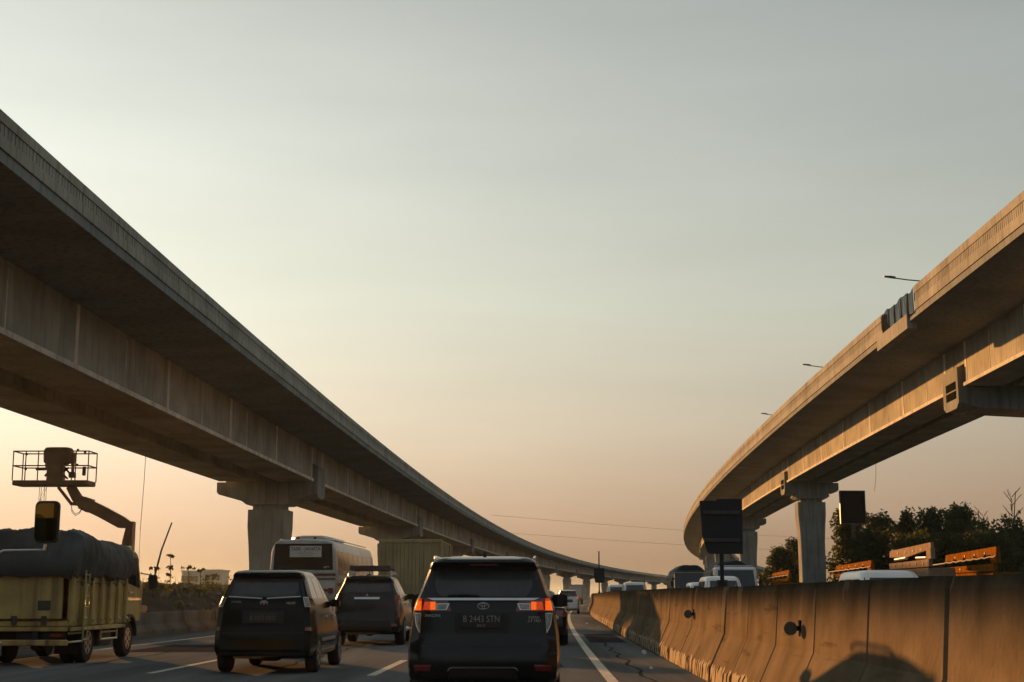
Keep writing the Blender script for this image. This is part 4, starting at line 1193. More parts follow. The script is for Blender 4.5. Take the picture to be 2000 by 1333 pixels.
# ------------------------------------------------------------------ generic vans and cars of the opposing traffic (facing the camera)
VAN = [(0.26, 0.75, 0.2, 4.3), (0.4, 0.84, 0.0, 4.45), (0.8, 0.85, 0.02, 4.4), (1.05, 0.84, 0.04, 4.15), (1.3, 0.82, 0.08, 3.85), (1.6, 0.78, 0.14, 3.55), (1.82, 0.74, 0.2, 3.3), (1.92, 0.70, 0.26, 3.15), (1.97, 0.63, 0.36, 3.0), (1.99, 0.5, 0.6, 2.8), (2.0, 0.2, 1.0, 2.4)]
def van(s, u, label, paint, scale=1.0, face=True, name="van", cat="van"):
    c = Body(VAN, 8, 6)
    p, th = along(s, u)
    e = empty(name, (p.x, p.y, 0), -th + (math.pi if face else 0)); tag(e, label, cat)
    e.scale = (scale,) * 3
    link("body", c.mesh("body", paint), e)
    F = lambda x, z, o: c.front(x, z, o)
    patch(F, 1.12, 1.80, [(1.12, -0.76), (1.8, -0.66)], [(1.12, 0.76), (1.8, 0.66)], 0.006, "windscreen", M_glass, e, 8, 10)
    patch(c.rear, 1.2, 1.78, [(1.2, -0.70), (1.78, -0.62)], [(1.2, 0.70), (1.78, 0.62)], 0.006, "rear_window", M_glass, e, 8, 10)
    patch(F, 0.62, 0.86, *rect(-0.45, 0.45), 0.008, "grille", M_black, e, 3, 8)
    for sx in (-1, 1):
        patch(F, 0.72, 0.92, *rect(sx * 0.64 - 0.14, sx * 0.64 + 0.14), 0.012, "headlight", M_clear, e, 3, 4)
        S = lambda y, z, o: c.side(sx, y, z, o)
        for ya, yb in ((0.4, 1.2), (1.3, 2.2), (2.3, 3.0)):
            patch(S, 1.2, 1.76, [(1.2, ya)], [(1.2, yb + (0.25 if yb > 2.5 else 0)), (1.76, yb)], 0.006, "side_window", M_sglass, e, 4, 6)
        for y in (0.85, 3.5): wheel(e, sx * 0.74, y, 0.31, 0.2, sx)
    mirror_pair(c, e, 3.4, 1.25, 0.18, 0.2, M_black, 0.05)
    return e
van(36, 8.05, "white car in the opposing lanes, only its rounded roof showing below the beige machine", M_white, 0.93, True, "white_car", "car")
van(68.5, 8.0, "white van in the opposing lanes in front of the tarpaulin-covered truck", M_white, 1.08)
van(80, 8.3, "white van half hidden behind the nearer white van in the opposing lanes", M_white, 1.0)
van(114, 6.1, "larger of two pale vans side by side in the opposing lanes, far off", M_silver, 1.16)
van(126, 5.1, "smaller, darker-fronted pale van of the pair far off in the opposing lanes", M_silver, 1.12)

# ------------------------------------------------------------------ trucks
def truck_cab(e, y0, w, h, mat, zb=0.55, L=1.55, prefix=""):
    """forward-control cab with raked screen; y0 = rear of the cab, front at y0+L"""
    b = MB()
    pts = [(y0, zb), (y0, h - 0.05), (y0 + 0.06, h), (y0 + L * 0.62, h), (y0 + L * 0.72, h - 0.06), (y0 + L * 0.94, zb + (h - zb) * 0.52), (y0 + L, zb + (h - zb) * 0.40), (y0 + L, zb + 0.12), (y0 + L - 0.06, zb)]
    inset = lambda p: (p[0] + (0.05 if p[0] < y0 + L / 2 else -0.05), p[1] - (0.04 if p[1] > h - 0.3 else -0.02))
    b.rings([[(-w, *inset(p)) for p in pts], [(-w + 0.05, *p) for p in pts], [(w - 0.05, *p) for p in pts], [(w, *inset(p)) for p in pts]])
    body = b.build("cab", mat, e, smooth=35)
    za, zc = zb + (h - zb) * 0.54, h - 0.14
    # windscreen lies on the raked front
    b = MB()
    def on(z, off=0.012):
        t = (z - (zb + (h - zb) * 0.52)) / ((h - 0.06) - (zb + (h - zb) * 0.52))
        return y0 + L * 0.94 + (L * 0.72 - L * 0.94) * t + off
    b.add([(-w + 0.1, on(za), za), (w - 0.1, on(za), za), (w - 0.16, on(zc), zc), (-w + 0.16, on(zc), zc), (-w + 0.1, on(za) - 0.02, za), (w - 0.1, on(za) - 0.02, za), (w - 0.16, on(zc) - 0.02, zc), (-w + 0.16, on(zc) - 0.02, zc)],
          [(0, 1, 2, 3), (7, 6, 5, 4), (0, 4, 5, 1), (1, 5, 6, 2), (2, 6, 7, 3), (3, 7, 4, 0)])
    b.build("windscreen", M_glass, e)
    for sx in (-1, 1):
        b = MB(); xo = sx * w
        poly = [(y0 + L * 0.22, za), (y0 + L * 0.84, za - 0.1), (y0 + L * 0.66, zc), (y0 + L * 0.22, zc)]
        b.prism(poly, 'x', min(xo, xo + sx * 0.008), max(xo, xo + sx * 0.008)); dw = b.build("door_window", M_glass, e)
        b = MB(); b.box(min(xo, xo + sx * 0.02), max(xo, xo + sx * 0.02), y0 + L * 0.2, y0 + L * 0.9, zb + (h - zb) * 0.30, zb + (h - zb) * 0.34); b.build("side_stripe", M_chrome, e)
        b = MB(); b.box(min(xo, xo + sx * 0.035), max(xo, xo + sx * 0.035), y0 + L * 0.24, y0 + L * 0.42, zb + (h - zb) * 0.40, zb + (h - zb) * 0.425); b.build("door_handle", M_chrome, e)
        b = MB(); b.box(min(xo, xo + sx * 0.003), max(xo, xo + sx * 0.003), y0 + L * 0.18, y0 + L * 0.187, zb + 0.1, h - 0.1); b.build("door_seam", M_black, e)
    return body

def dump_truck(loc, label):
    e = empty("dump_truck", loc); tag(e, label, "truck")
    W = 1.0
    ZB, ZT = 0.78, 1.66
    # bed
    b = MB(); b.cbox(-W, W, 0.02, 3.55, ZB - 0.08, ZB + 0.03, 0.02)
    b.cbox(-W, -W + 0.06, 0.05, 3.55, ZB + 0.031, ZT, 0.015); b.cbox(W - 0.06, W, 0.05, 3.55, ZB + 0.031, ZT, 0.015); b.cbox(-W + 0.061, W - 0.061, 3.48, 3.55, ZB + 0.031, ZT + 0.25, 0.015)
    bed = b.build("bed", M_yel, e)
    b = MB(); b.cbox(-W + 0.10, W - 0.14, -0.04, 0.045, ZB + 0.06, ZT - 0.02, 0.015); tg = b.build("tailgate", M_yel, e)
    for x in (-0.62, 0.0, 0.55):
        q = MB(); q.cbox(x - 0.05, x + 0.05, -0.075, -0.041, ZB - 0.05, ZB + 0.12, 0.01); q.build("tailgate_latch", M_steel, e)
    q = MB(); q.box(0.42, 0.66, -0.046, -0.041, ZB + 0.22, ZB + 0.40); q.build("stencilled_panel", pmat("dull_green_paint", (0.05, 0.055, 0.035), 0.7, scale=8, var=0.4), tg)
    for y in (0.04, 0.62, 1.2, 1.78, 2.36, 2.94, 3.5):
        q = MB(); q.cbox(W + 0.001, W + 0.07, y - 0.035, y + 0.045, ZB - 0.06, ZT + 0.01, 0.012); q.build("side_post", M_yel, bed)
        q = MB(); q.prism([(W + 0.001, ZB + 0.12), (W + 0.12, ZB + 0.02), (W + 0.001, ZB - 0.03)], 'y', y - 0.03, y + 0.03); q.build("side_gusset", M_yel2, bed)
    for i in range(6):
        y = 0.4 + i * 0.55
        q = MB(); q.tube([(W + 0.06, y, ZT - 0.14), (W + 0.09, y + 0.02, ZT - 0.2), (W + 0.10, y + 0.05, ZT - 0.14)], 0.012, 5); q.build("rope_hook", M_steel, bed)
    q = MB(); q.tube([(W + 0.05, 0.1, ZT - 0.13), (W + 0.05, 1.6, ZT - 0.16), (W + 0.05, 3.4, ZT - 0.12)], 0.010, 5); q.build("tie_rope", M_steel, bed)
    q = MB(); q.cbox(W, W + 0.055, 0.05, 3.5, ZB - 0.16, ZB - 0.085, 0.01); q.cbox(-W - 0.055, -W, 0.05, 3.5, ZB - 0.16, ZB - 0.085, 0.01); q.build("side_sill", M_yel, bed)
    # rear crossmember, plate, lamps, bumper
    q = MB(); q.cbox(-W + 0.02, W - 0.02, -0.02, 0.08, 0.62, ZB - 0.082, 0.01); q.build("rear_crossmember", M_yel, e)
    q = MB(); q.cbox(-0.95, -0.32, 0.0, 0.06, 0.52, 0.655, 0.008); p = q.build("number_plate", M_plate, e)
    link("plate_lettering", text_mesh("A7", 0.085, M_plate_t), p, (-0.74, -0.004, 0.588))
    q = MB(); q.cbox(-0.02, 0.9, 0.12, 0.2, 0.46, 0.62, 0.02); q.build("lamp_panel", M_black, e)
    for sx in (-1, 1):
        q = MB(); q.cbox(sx * 0.75 - 0.13, sx * 0.75 + 0.13, 0.08, 0.118, 0.5, 0.6, 0.015); q.build("tail_lamp", M_red, e)
    q = MB(); q.cbox(-W, W, -0.06, 0.04, 0.36, 0.47, 0.02); q.build("rear_bumper", M_yel, e)
    for sx in (-1, 1):
        q = MB(); q.cbox(sx * 0.38 - 0.05, sx * 0.38 + 0.05, 0.0, 5.0, 0.46, 0.66, 0.015); q.build("chassis_rail", M_black, e)
    # ladder
    q = MB()
    for x in (0.0, 0.24): q.tube([(W + 0.10, 0.55 + x, 0.42), (W + 0.10, 0.55 + x, ZT + 0.08), (W - 0.02, 0.55 + x, ZT + 0.12)], 0.016, 6)
    for i in range(7): q.tube([(W + 0.10, 0.55, 0.46 + i * 0.2), (W + 0.10, 0.79, 0.46 + i * 0.2)], 0.013, 6)
    q.build("ladder", M_yel2, e)
    # side guard
    q = MB()
    for z in (0.42, 0.56, 0.70): q.tube([(W - 0.03, 2.1, z), (W - 0.03, 3.2, z)], 0.022, 6)
    for y in (2.1, 3.2): q.tube([(W - 0.03, y, 0.40), (W - 0.03, y, 0.74)], 0.02, 6)
    q.build("side_guard", M_yel2, e)
    for z in (0.42, 0.58):
        q = MB(); q.tube([(W - 0.03, 0.1, z), (W - 0.03, 0.85, z)], 0.022, 6); q.build("guard_bar", M_yel2, e)
    # wheels: twin rear, single front
    for sx in (-1, 1):
        wheel(e, sx * 0.85, 1.35, 0.38, 0.21, sx, spokes=6, rr=0.58); wheel(e, sx * 0.60, 1.35, 0.38, 0.2, sx, spokes=6, rr=0.58); wheel(e, sx * 0.83, 4.15, 0.38, 0.21, sx, spokes=6, rr=0.58)
        q = MB(); q.prism([(4.15 + 0.5 * math.cos(a), 0.42 + 0.46 * math.sin(a)) for a in [i * math.pi / 10 for i in range(11)]] + [(4.15 + 0.44 * math.cos(a), 0.42 + 0.40 * math.sin(a)) for a in [i * math.pi / 10 for i in range(10, -1, -1)]], 'x', min(sx * 0.7, sx * 1.0), max(sx * 0.7, sx * 1.0)); q.build("mudguard", M_black, e)
        q = MB(); q.box(sx * 0.72 - 0.22, sx * 0.72 + 0.22, 0.78, 0.80, 0.18, 0.62); q.build("mud_flap", M_tyre, e)
    q = MB(); q.cbox(0.42, 0.9, 2.3, 3.1, 0.28, 0.6, 0.04); q.build("fuel_tank", M_black, e)
    q = MB(); q.cbox(-0.12, 0.12, 1.2, 1.5, 0.22, 0.5, 0.05); q.tube([(-0.8, 1.35, 0.38), (0.8, 1.35, 0.38)], 0.06, 8); q.build("rear_axle", M_black, e)
    truck_cab(e, 3.68, 0.93, 2.22, M_yel, 0.72, 1.5)
    q = MB(); q.cbox(0.30, 0.86, 4.25, 4.5, 2.225, 2.33, 0.03); q.build("roof_board", M_yel2, e)
    for sx in (-1, 1):
        q = MB(); q.tube([(sx * 0.93, 5.0, 1.75), (sx * 1.15, 5.12, 1.72), (sx * 1.15, 5.12, 1.45)], 0.014, 6); a = q.build("mirror_arm", M_black, e)
        q = MB(); q.cbox(sx * 1.17 - 0.10, sx * 1.17 + 0.10, 5.08, 5.14, 1.40, 1.72, 0.03); q.build("door_mirror", M_black, e)
    # tarpaulin over the heaped load
    from mathutils import noise as mnoise
    rows = []
    nx, ny = 84, 96
    def crease(x, y):
        v = Vector((x * 1.3, y * 0.9, 0.3))
        rid = (1 - abs(mnoise.noise(v * 1.6))) ** 3 * 0.055 + (1 - abs(mnoise.noise(v * 3.7 + Vector((5, 2, 1))))) ** 4 * 0.03
        return rid + mnoise.noise(v * 0.9) * 0.07 + mnoise.noise(v * 7) * 0.012
    for j in range(ny + 1):
        y = -0.16 + (3.62 + 0.16) * j / ny
        row = []
        for i in range(nx + 1):
            t = -1 + 2 * i / nx
            at = abs(t)
            fold = crease(t * 2.2, y)
            end = min(1.0, max(0.0, (y + 0.16) / 0.45)) ** 0.6
            top = ZT + 0.05 + (0.56 + 0.20 * math.exp(-((y - 0.6) / 0.9) ** 2) + 0.06 * t) * end * (1 - 0.24 * min(1.0, at / 0.74) ** 8)
            if at < 0.74:
                x = (W + 0.06) * t / 0.74
                z = top + fold
            else:
                k = (at - 0.74) / 0.26
                x = math.copysign(W + 0.07 + 0.05 * math.sin(k * 3.1) + 0.6 * crease(k * 1.2, y * 1.7), t)
                hang = ZT - 0.05 + 0.10 * mnoise.noise(Vector((y * 1.5, t * 3, 4.0))) + 0.05 * mnoise.noise(Vector((y * 4.5, t, 9.0)))
                z = (ZT + 0.05 + (0.56 + 0.20 * math.exp(-((y - 0.6) / 0.9) ** 2) + 0.06 * t) * end * 0.76 + fold) * (1 - k) + hang * k
            if j == 0 and at < 0.76: z = ZT - 0.05 + 0.06 * mnoise.noise(Vector((t * 5, 1, 2)))
            row.append((x, y + (0.02 * mnoise.noise(Vector((t * 6, 0, 7))) if j == 0 else 0), z))
        rows.append(row)
    b = MB(); b.grid(rows)
    o = b.build("tarpaulin", M_tarp, None, loc, smooth=60)
    md = o.modifiers.new("thickness", 'SOLIDIFY'); md.thickness = 0.012
    tag(o, "dark creased tarpaulin tied over the heaped load of the yellow dump truck", "tarpaulin")
    return e
dump_truck((-9.55, 26.6, 0.0), "ochre-yellow dump truck in the left lane with a ladder on its side")

def near_truck():
    """cab corner of a yellow truck alongside, only its front corner and big mirror in view"""
    X = -5.22; Y1 = 14.12
    e = empty("yellow_truck", (X - 0.95, Y1 - 5.2, 0)); tag(e, "yellow-green truck cut off by the left edge, only its front corner in view", "truck")
    truck_cab(e, 3.55, 0.95, 2.12, M_yel2, 0.55, 1.65)
    b = MB(); b.cbox(-1.0, 1.0, 0.0, 3.45, 0.85, 2.75, 0.03); b.build("cargo_box", M_yel2, e)
    b = MB(); b.cbox(-0.4, 0.4, 0.1, 4.9, 0.5, 0.72, 0.02); b.build("chassis_rail", M_black, e)
    b = MB(); b.cbox(-0.98, 0.98, 5.06, 5.22, 0.42, 0.60, 0.04); b.build("front_bumper", M_yel2, e)
    for sx in (-1, 1):
        b = MB(); b.cbox(sx * 0.86 - 0.12, sx * 0.86 + 0.12, 5.10, 5.24, 0.66, 0.84, 0.03); b.build("headlight", M_clear, e)
        for y in (1.2, 4.3): wheel(e, sx * 0.84, y, 0.38, 0.22, sx, spokes=6)
    # mirror on its long arm
    b = MB(); b.tube([(0.94, 5.0, 1.66), (1.0, 5.05, 1.70), (1.40, 5.05, 1.705)], 0.011, 6); b.tube([(1.40, 5.05, 1.70), (1.41, 5.05, 1.76)], 0.016, 6); b.build("mirror_arm", M_chrome, e)
    w, h, r_ = 0.118, 0.205, 0.05
    def rr(s_, y):
        out = []
        for cx, cz, a0 in ((w - r_, h - r_, 0), (-w + r_, h - r_, 90), (-w + r_, -h + r_, 180), (w - r_, -h + r_, 270)):
            for k in range(5):
                a = R(a0 + k * 22.5); out.append((1.42 + s_ * (cx + r_ * math.cos(a)), y, 1.975 + s_ * (cz + r_ * math.sin(a))))
        return out
    b = MB(); b.rings([rr(0.97, 5.0), rr(1.0, 5.01), rr(1.0, 5.05), rr(0.8, 5.10)]); m = b.build("door_mirror", M_black, e, smooth=50)
    b = MB(); b.rings([rr(0.88, 4.996), rr(0.9, 4.9995)]); g = b.build("mirror_glass", M_mirror, m)
near_truck()

def bus(loc, label, rz):
    e = empty("bus", loc, rz); tag(e, label, "bus")
    W, H, L = 1.23, 3.28, 11.2
    def sec(z): # rear outline leans forward slightly with height
        return 0.04 + 0.10 * max(0, (z - 1.2)) / 2
    b = MB()
    pts = [(-W + 0.06, 0.34), (-W, 0.45), (-W, 2.2), (-W + 0.05, 2.9), (-W + 0.16, H - 0.08), (-W + 0.35, H), (0, H + 0.05), (W - 0.35, H), (W - 0.16, H - 0.08), (W - 0.05, 2.9), (W, 2.2), (W, 0.45), (W - 0.06, 0.34)]
    def rg(y, s_): return [(x * s_, y + (sec(z) if y < 1 else -sec(z) * 1.5), 0.34 + (z - 0.34) * (1 - (1 - s_) * 0.4)) for x, z in pts]
    b.rings([rg(0.0, 0.955), rg(0.06, 0.99), rg(0.16, 1.0), rg(L * 0.5, 1.0), rg(L - 0.2, 1.0), rg(L, 0.94)])
    b.build("body", M_cream, e, smooth=35)
    def rear_panel(name, mat, x0, x1, z0, z1, off, c=0.01, parent=e):
        q = MB()
        q.rings([[(x0, sec(z0) - off, z0), (x1, sec(z0) - off, z0), (x1, sec(z0) + 0.03, z0), (x0, sec(z0) + 0.03, z0)], [(x0 + c, sec(z1) - off, z1), (x1 - c, sec(z1) - off, z1), (x1 - c, sec(z1) + 0.03, z1), (x0 + c, sec(z1) + 0.03, z1)]])
        return q.build(name, mat, parent)
    rw = rear_panel("rear_window", M_glass, -W + 0.14, W - 0.14, 2.20, 3.14, 0.012, 0.05)
    sb = rear_panel("route_sign", M_paper, -0.50, 0.66, 2.66, 3.06, 0.02, 0.0)
    o = link("lettering", text_mesh("TASIK - JAKARTA", 0.165, M_ink, 0.002, 0.004), sb, (0.08, sec(2.95) - 0.024, 2.95)); o.rotation_euler = (-0.05, 0, 0); o.scale = (0.86, 1, 1)
    for z, w in ((2.84, 0.42), (2.78, 0.62), (2.72, 0.5)):   # small print, too small to read
        q = MB(); q.box(0.08 - w / 2, 0.08 + w / 2, sec(z) - 0.024, sec(z) - 0.015, z - 0.011, z + 0.011); q.build("small_print_line", pmat("faded_ink", (0.24, 0.24, 0.23), 0.7, var=0.5, scale=40), sb)
    o = link("lettering", text_mesh("MTT", 0.10, M_paper, 0.002, 0.002), e, (0.86, sec(2.28) - 0.016, 2.29))
    rear_panel("rear_stripe", M_brown, -W + 0.03, W - 0.03, 1.98, 2.06, 0.012)
    rear_panel("rear_stripe", M_brown, -W + 0.03, W - 0.03, 1.84, 1.90, 0.012)
    rear_panel("rear_moulding", M_cream, -W + 0.02, W - 0.02, 2.08, 2.18, 0.05)
    rear_panel("engine_grille", M_black, -0.55, 0.55, 0.8, 1.25, 0.012)
    rear_panel("lower_stripe", M_brown, -0.2, W - 0.1, 1.42, 1.52, 0.012)
    rear_panel("number_plate", M_plate, -0.25, 0.25, 0.58, 0.72, 0.014)
    rear_panel("rear_bumper", M_cream, -W + 0.02, W - 0.02, 0.32, 0.52, 0.09)
    for sx in (-1, 1):
        xa, xb = sorted((sx * (W - 0.30), sx * (W - 0.10)))
        for z0, m in ((1.36, M_red), (1.14, M_clear), (0.92, M_red)): rear_panel("tail_lamp", m, xa, xb, z0, z0 + 0.19, 0.016)
        # side windows, pillars between
        n = 7
        for i in range(n):
            ya = 0.42 + i * (L - 1.6) / n; yb = ya + (L - 1.6) / n - 0.09
            q = MB(); x0 = W + 0.006; x1 = W - 0.045 + 0.006
            q.add([(sx * x0, ya, 2.02), (sx * x0, yb, 2.02), (sx * x0, yb, 2.2), (sx * x0, ya, 2.2), (sx * x1, ya, 2.88), (sx * x1, yb, 2.88), (sx * (x0 - 0.02), ya, 2.02), (sx * (x0 - 0.02), yb, 2.02), (sx * (x1 - 0.02), ya, 2.88), (sx * (x1 - 0.02), yb, 2.88)],
                  [(0, 1, 2, 3), (3, 2, 5, 4), (6, 7, 1, 0), (4, 5, 9, 8), (0, 3, 4, 8, 6), (1, 7, 9, 5, 2)])
            q.build("side_window", M_sglass, e)
        q = MB(); q.box(min(sx * W, sx * (W + 0.012)), max(sx * W, sx * (W + 0.012)), 0.3, L - 0.4, 1.62, 1.74); q.build("side_stripe", M_brown, e)
        for y in (2.6, 8.2): wheel(e, sx * (W - 0.13), y, 0.48, 0.28, sx, spokes=8, rr=0.58)
        q = MB(); q.tube([(sx * (W - 0.1), L - 0.1, 2.6), (sx * (W + 0.22), L + 0.15, 2.5), (sx * (W + 0.25), L + 0.16, 2.2)], 0.02, 6); q.cbox(sx * (W + 0.25) - 0.12, sx * (W + 0.25) + 0.12, L + 0.1, L + 0.18, 1.85, 2.22, 0.03); q.build("door_mirror", M_black, e)
    # roof unit and rails
    q = MB(); q.rings([[(x * s_, y, H + 0.06 + z) for x, z in ((-0.8, 0.0), (-0.75, 0.1 * s_), (-0.4, 0.17 * s_), (0.4, 0.17 * s_), (0.75, 0.1 * s_), (0.8, 0.0))] for y, s_ in ((1.5, 0.75), (1.9, 1.0), (5.0, 1.0), (5.6, 0.7))]); q.build("roof_unit", M_cream, e, smooth=40)
    for sx in (-1, 1):
        q = MB(); q.tube([(sx * 0.98, 0.6, H - 0.005), (sx * 1.0, 0.8, H + 0.04), (sx * 1.0, L - 1.5, H + 0.04)], 0.022, 6); q.build("roof_rail", M_cream, e)
    for x in (-0.25, 0.38):
        q = MB(); q.cbox(x - 0.06, x + 0.06, 0.3, 0.42, H + 0.04, H + 0.13, 0.02); q.build("marker_lamp", M_red, e)
p, th = along(52.0, -8.68)
bus((p.x, p.y, 0), "white coach with brown stripes and a paper route sign in its rear window", -th)

def box_truck(s, u, label, W=1.1, H=3.22, L=5.2, mat=M_wood, face=False):
    p, th = along(s, u)
    e = empty("box_truck", (p.x, p.y, 0), -th); tag(e, label, "truck")
    b = MB(); b.cbox(-W, W, 0.06, L, 0.95, H, 0.025); b.build("cargo_box", mat, e)
    n = 15
    for i in range(n):
        x = -W + 0.09 + (2 * W - 0.18) * i / n
        q = MB(); q.cbox(x + 0.006, x + (2 * W - 0.18) / n - 0.006, 0.03 + random.uniform(-0.004, 0.004), 0.062, 1.02, H - 0.12, 0.006); q.build("rear_plank", mat, e)
    q = MB(); q.cbox(-W - 0.02, W + 0.02, 0.0, 0.09, H - 0.11, H + 0.02, 0.015); q.cbox(-W - 0.02, -W + 0.075, 0.0, 0.09, 0.92, H - 0.112, 0.015); q.cbox(W - 0.075, W + 0.02, 0.0, 0.09, 0.92, H - 0.112, 0.015); q.build("rear_frame", M_wood, e)
    for y in (1.2, 2.4, 3.6, 4.8):
        q = MB(); q.cbox(W + 0.001, W + 0.05, y - 0.05, y + 0.05, 0.95, H - 0.05, 0.01); q.build("side_rib", mat, e)
    q = MB(); q.cbox(-0.4, 0.4, 0.1, L + 1.6, 0.55, 0.9, 0.03); q.build("chassis_rail", M_black, e)
    q = MB(); q.cbox(-W, W, 0.02, 0.12, 0.45, 0.6, 0.02); q.build("rear_bumper", M_steel, e)
    for sx in (-1, 1):
        q = MB(); q.cbox(sx * 0.85 - 0.14, sx * 0.85 + 0.14, 0.0, 0.05, 0.68, 0.82, 0.015); q.build("tail_lamp", M_red, e)
        wheel(e, sx * 0.9, 1.3, 0.42, 0.26, sx, spokes=6, rr=0.58); wheel(e, sx * 0.9, L + 0.9, 0.42, 0.24, sx, spokes=6, rr=0.58)
    truck_cab(e, L + 0.12, 1.0, 2.3, M_cream, 0.7, 1.6)
    return e
box_truck(50.5, -4.62, "tall brown plank-sided box truck ahead of the off-road car")
box_truck(222, -0.6, "distant grey box truck beyond the small silver car", 1.1, 3.0, 5.0, M_silver)

def heap_truck(s, u, label, cabmat, W=1.05, H=2.55, tarp_h=0.5, L=4.6, face=True):
    p, th = along(s, u)
    e = empty("tipper_truck", (p.x, p.y, 0), -th + math.pi); tag(e, label, "truck")
    truck_cab(e, L + 0.1, W - 0.04, H, cabmat, 0.6, 1.7)
    b = MB(); b.cbox(-W, W, 0, L, 0.95, H - 0.15, 0.03); b.build("bed", M_steel, e)
    for y in [0.3 + i * (L - 0.5) / 5 for i in range(6)]:
        q = MB(); q.cbox(-W - 0.06, -W - 0.001, y - 0.05, y + 0.05, 0.95, H - 0.1, 0.01); q.build("side_post", M_steel, e)
    rows = []
    for j in range(15):
        y = -0.1 + (L + 0.2) * j / 14
        rows.append([((W + 0.08) * t, y, H - 0.2 + tarp_h * (1 - abs(t) ** 2.5) * (0.8 + 0.2 * math.sin(y * 1.9)) + 0.04 * math.sin(y * 6 + t * 7) - (0.25 if abs(t) > 0.95 else 0)) for t in [-1, -0.97, -0.8, -0.6, -0.4, -0.2, 0, 0.2, 0.4, 0.6, 0.8, 0.97, 1]])
    rows = [[(x, y - 0.03, H - 0.5) for x, y, z in rows[0]]] + rows + [[(x, y + 0.03, H - 0.5) for x, y, z in rows[-1]]]
    b = MB(); b.grid(rows); tp = b.build("load_cover", M_tarp, e, smooth=60)
    md = tp.modifiers.new("thickness", 'SOLIDIFY'); md.thickness = 0.02
    b = MB(); b.cbox(-0.42, 0.42, 0.1, L + 1.6, 0.5, 0.92, 0.03); b.build("chassis_rail", M_black, e)
    b = MB(); b.cbox(-W, W, L + 1.72, L + 1.86, 0.45, 0.7, 0.03); b.build("front_bumper", cabmat, e)
    b = MB(); b.cbox(-W + 0.1, W - 0.1, L + 0.5, L + 0.62, H + 0.004, H + 0.12, 0.02); b.build("roof_visor", cabmat, e)
    for sx in (-1, 1):
        b = MB(); b.cbox(sx * 0.75 - 0.15, sx * 0.75 + 0.15, L + 1.78, L + 1.83, 0.75, 0.95, 0.02); b.build("headlight", M_clear, e)
        b = MB(); b.tube([(sx * (W - 0.06), L + 1.4, H - 0.5), (sx * (W + 0.15), L + 1.55, H - 0.45), (sx * (W + 0.15), L + 1.55, H - 0.7)], 0.018, 6); b.cbox(sx * (W + 0.15) - 0.1, sx * (W + 0.15) + 0.1, L + 1.52, L + 1.58, H - 1.0, H - 0.62, 0.03); b.build("door_mirror", M_black, e)
        for y in (1.0, L + 0.9): wheel(e, sx * (W - 0.16), y, 0.44, 0.28, sx, spokes=6, rr=0.58)
    return e
heap_truck(82, 9.9, "dark-windowed tipper truck with a tarpaulin heap, behind the black sign's post", M_silver, 1.12, 2.75, 0.62)
heap_truck(108, 9.6, "dark loaded truck left of the black sign panel in the opposing lanes", M_steel, 1.2, 2.9, 0.75, 7.0)

# ------------------------------------------------------------------ steel machines under the right elevated road
def machine(s, xp, yt, yb, label, mat, k, rod=True, wide=1.0):
    """pair of drilled plates on a frame, a rod of wavy steel along the front; k = metres per photograph pixel"""
    d = s
    X = px(xp, d)
    kk = d / 2778.0
    zt = CAM_H + (1165 - yt) * kk; zb = CAM_H + (1165 - yb) * kk
    h = zt - zb
    e = empty("steel_machine", (X, d, 0), R(-88)); tag(e, label, "machine")
    w = wide
    b = MB(); b.prism([(-w, zb + h * 0.62), (-w * 0.96, zb + h * 0.88), (w, zt + 0.06), (w, zb + h * 0.80), (w * 0.3, zb + h * 0.66), (-w * 0.2, zb + h * 0.55)], 'y', 0.0, 0.16); up = b.build("upper_plate", mat, e)
    b = MB(); b.prism([(-w, zb + h * 0.12), (-w * 1.02, zb + h * 0.36), (w * 0.9, zb + h * 0.42), (w * 0.88, zb + h * 0.14)], 'y', -0.02, 0.18); lo = b.build("lower_plate", mat, e)
    b = MB(); b.cbox(w * 0.80, w * 1.0, -0.02, 0.2, zb + h * 0.42, zb + h * 0.85, 0.02); b.build("end_post", mat, e)
    b = MB(); b.cbox(-w * 0.9, w * 0.8, 0.05, 1.4, zb - 0.3, zb + h * 0.1, 0.03); b.build("base_frame", mat, e)
    for x in (-w * 0.7, w * 0.6):
        for y in (0.2, 1.2):
            b = MB(); b.cbox(x - 0.09, x + 0.09, y - 0.09, y + 0.09, -0.06, zb - 0.31, 0.02); b.build("leg", M_steel, e)
    for i in range(9):
        b = MB()
        if i < 4: b.tube([(-w * 0.55 + i * w * 0.38, -0.03, zb + h * 0.75 + i * 0.03), (-w * 0.55 + i * w * 0.38, 0.0, zb + h * 0.75 + i * 0.03)], 0.05, 8)
        else: b.tube([(-w * 0.7 + (i - 4) * w * 0.34, -0.05, zb + h * 0.26), (-w * 0.7 + (i - 4) * w * 0.34, -0.02, zb + h * 0.26)], 0.05, 8)
        b.build("bolt", M_black, e)
    if rod:
        pts = []
        for i in range(26):
            t = i / 25
            pts.append((-w * 1.45 + w * 2.5 * t, -0.10, zb + h * (0.50 + 0.16 * t) + (0.022 * h * math.sin(i * 2.3) if t > 0.2 else 0)))
        b = MB(); b.tube(pts, 0.032 * h, 6); b.build("wavy_rod", M_steel, e)
        for i in range(4):
            x = -w * 0.6 + i * w * 0.4
            b = MB(); b.tube([(x, -0.06, zb + h * 0.52), (x + 0.1, -0.06, zb + h * (0.66 + 0.03 * i)), (x + 0.22, -0.06, zb + h * 0.56)], 0.035 * h, 6); b.build("clamp_hook", M_black, e)
    else:
        b = MB(); b.tube([(-w * 0.75, 0.05, zb + h * 0.50), (-w * 0.2, 0.05, zb + h * 0.54)], 0.06 * h, 8); b.tube([(w * 0.3, 0.05, zb + h * 0.50), (w * 0.75, 0.05, zb + h * 0.48)], 0.06 * h, 8); b.build("hydraulic_cylinder", M_chrome, e)
    return e
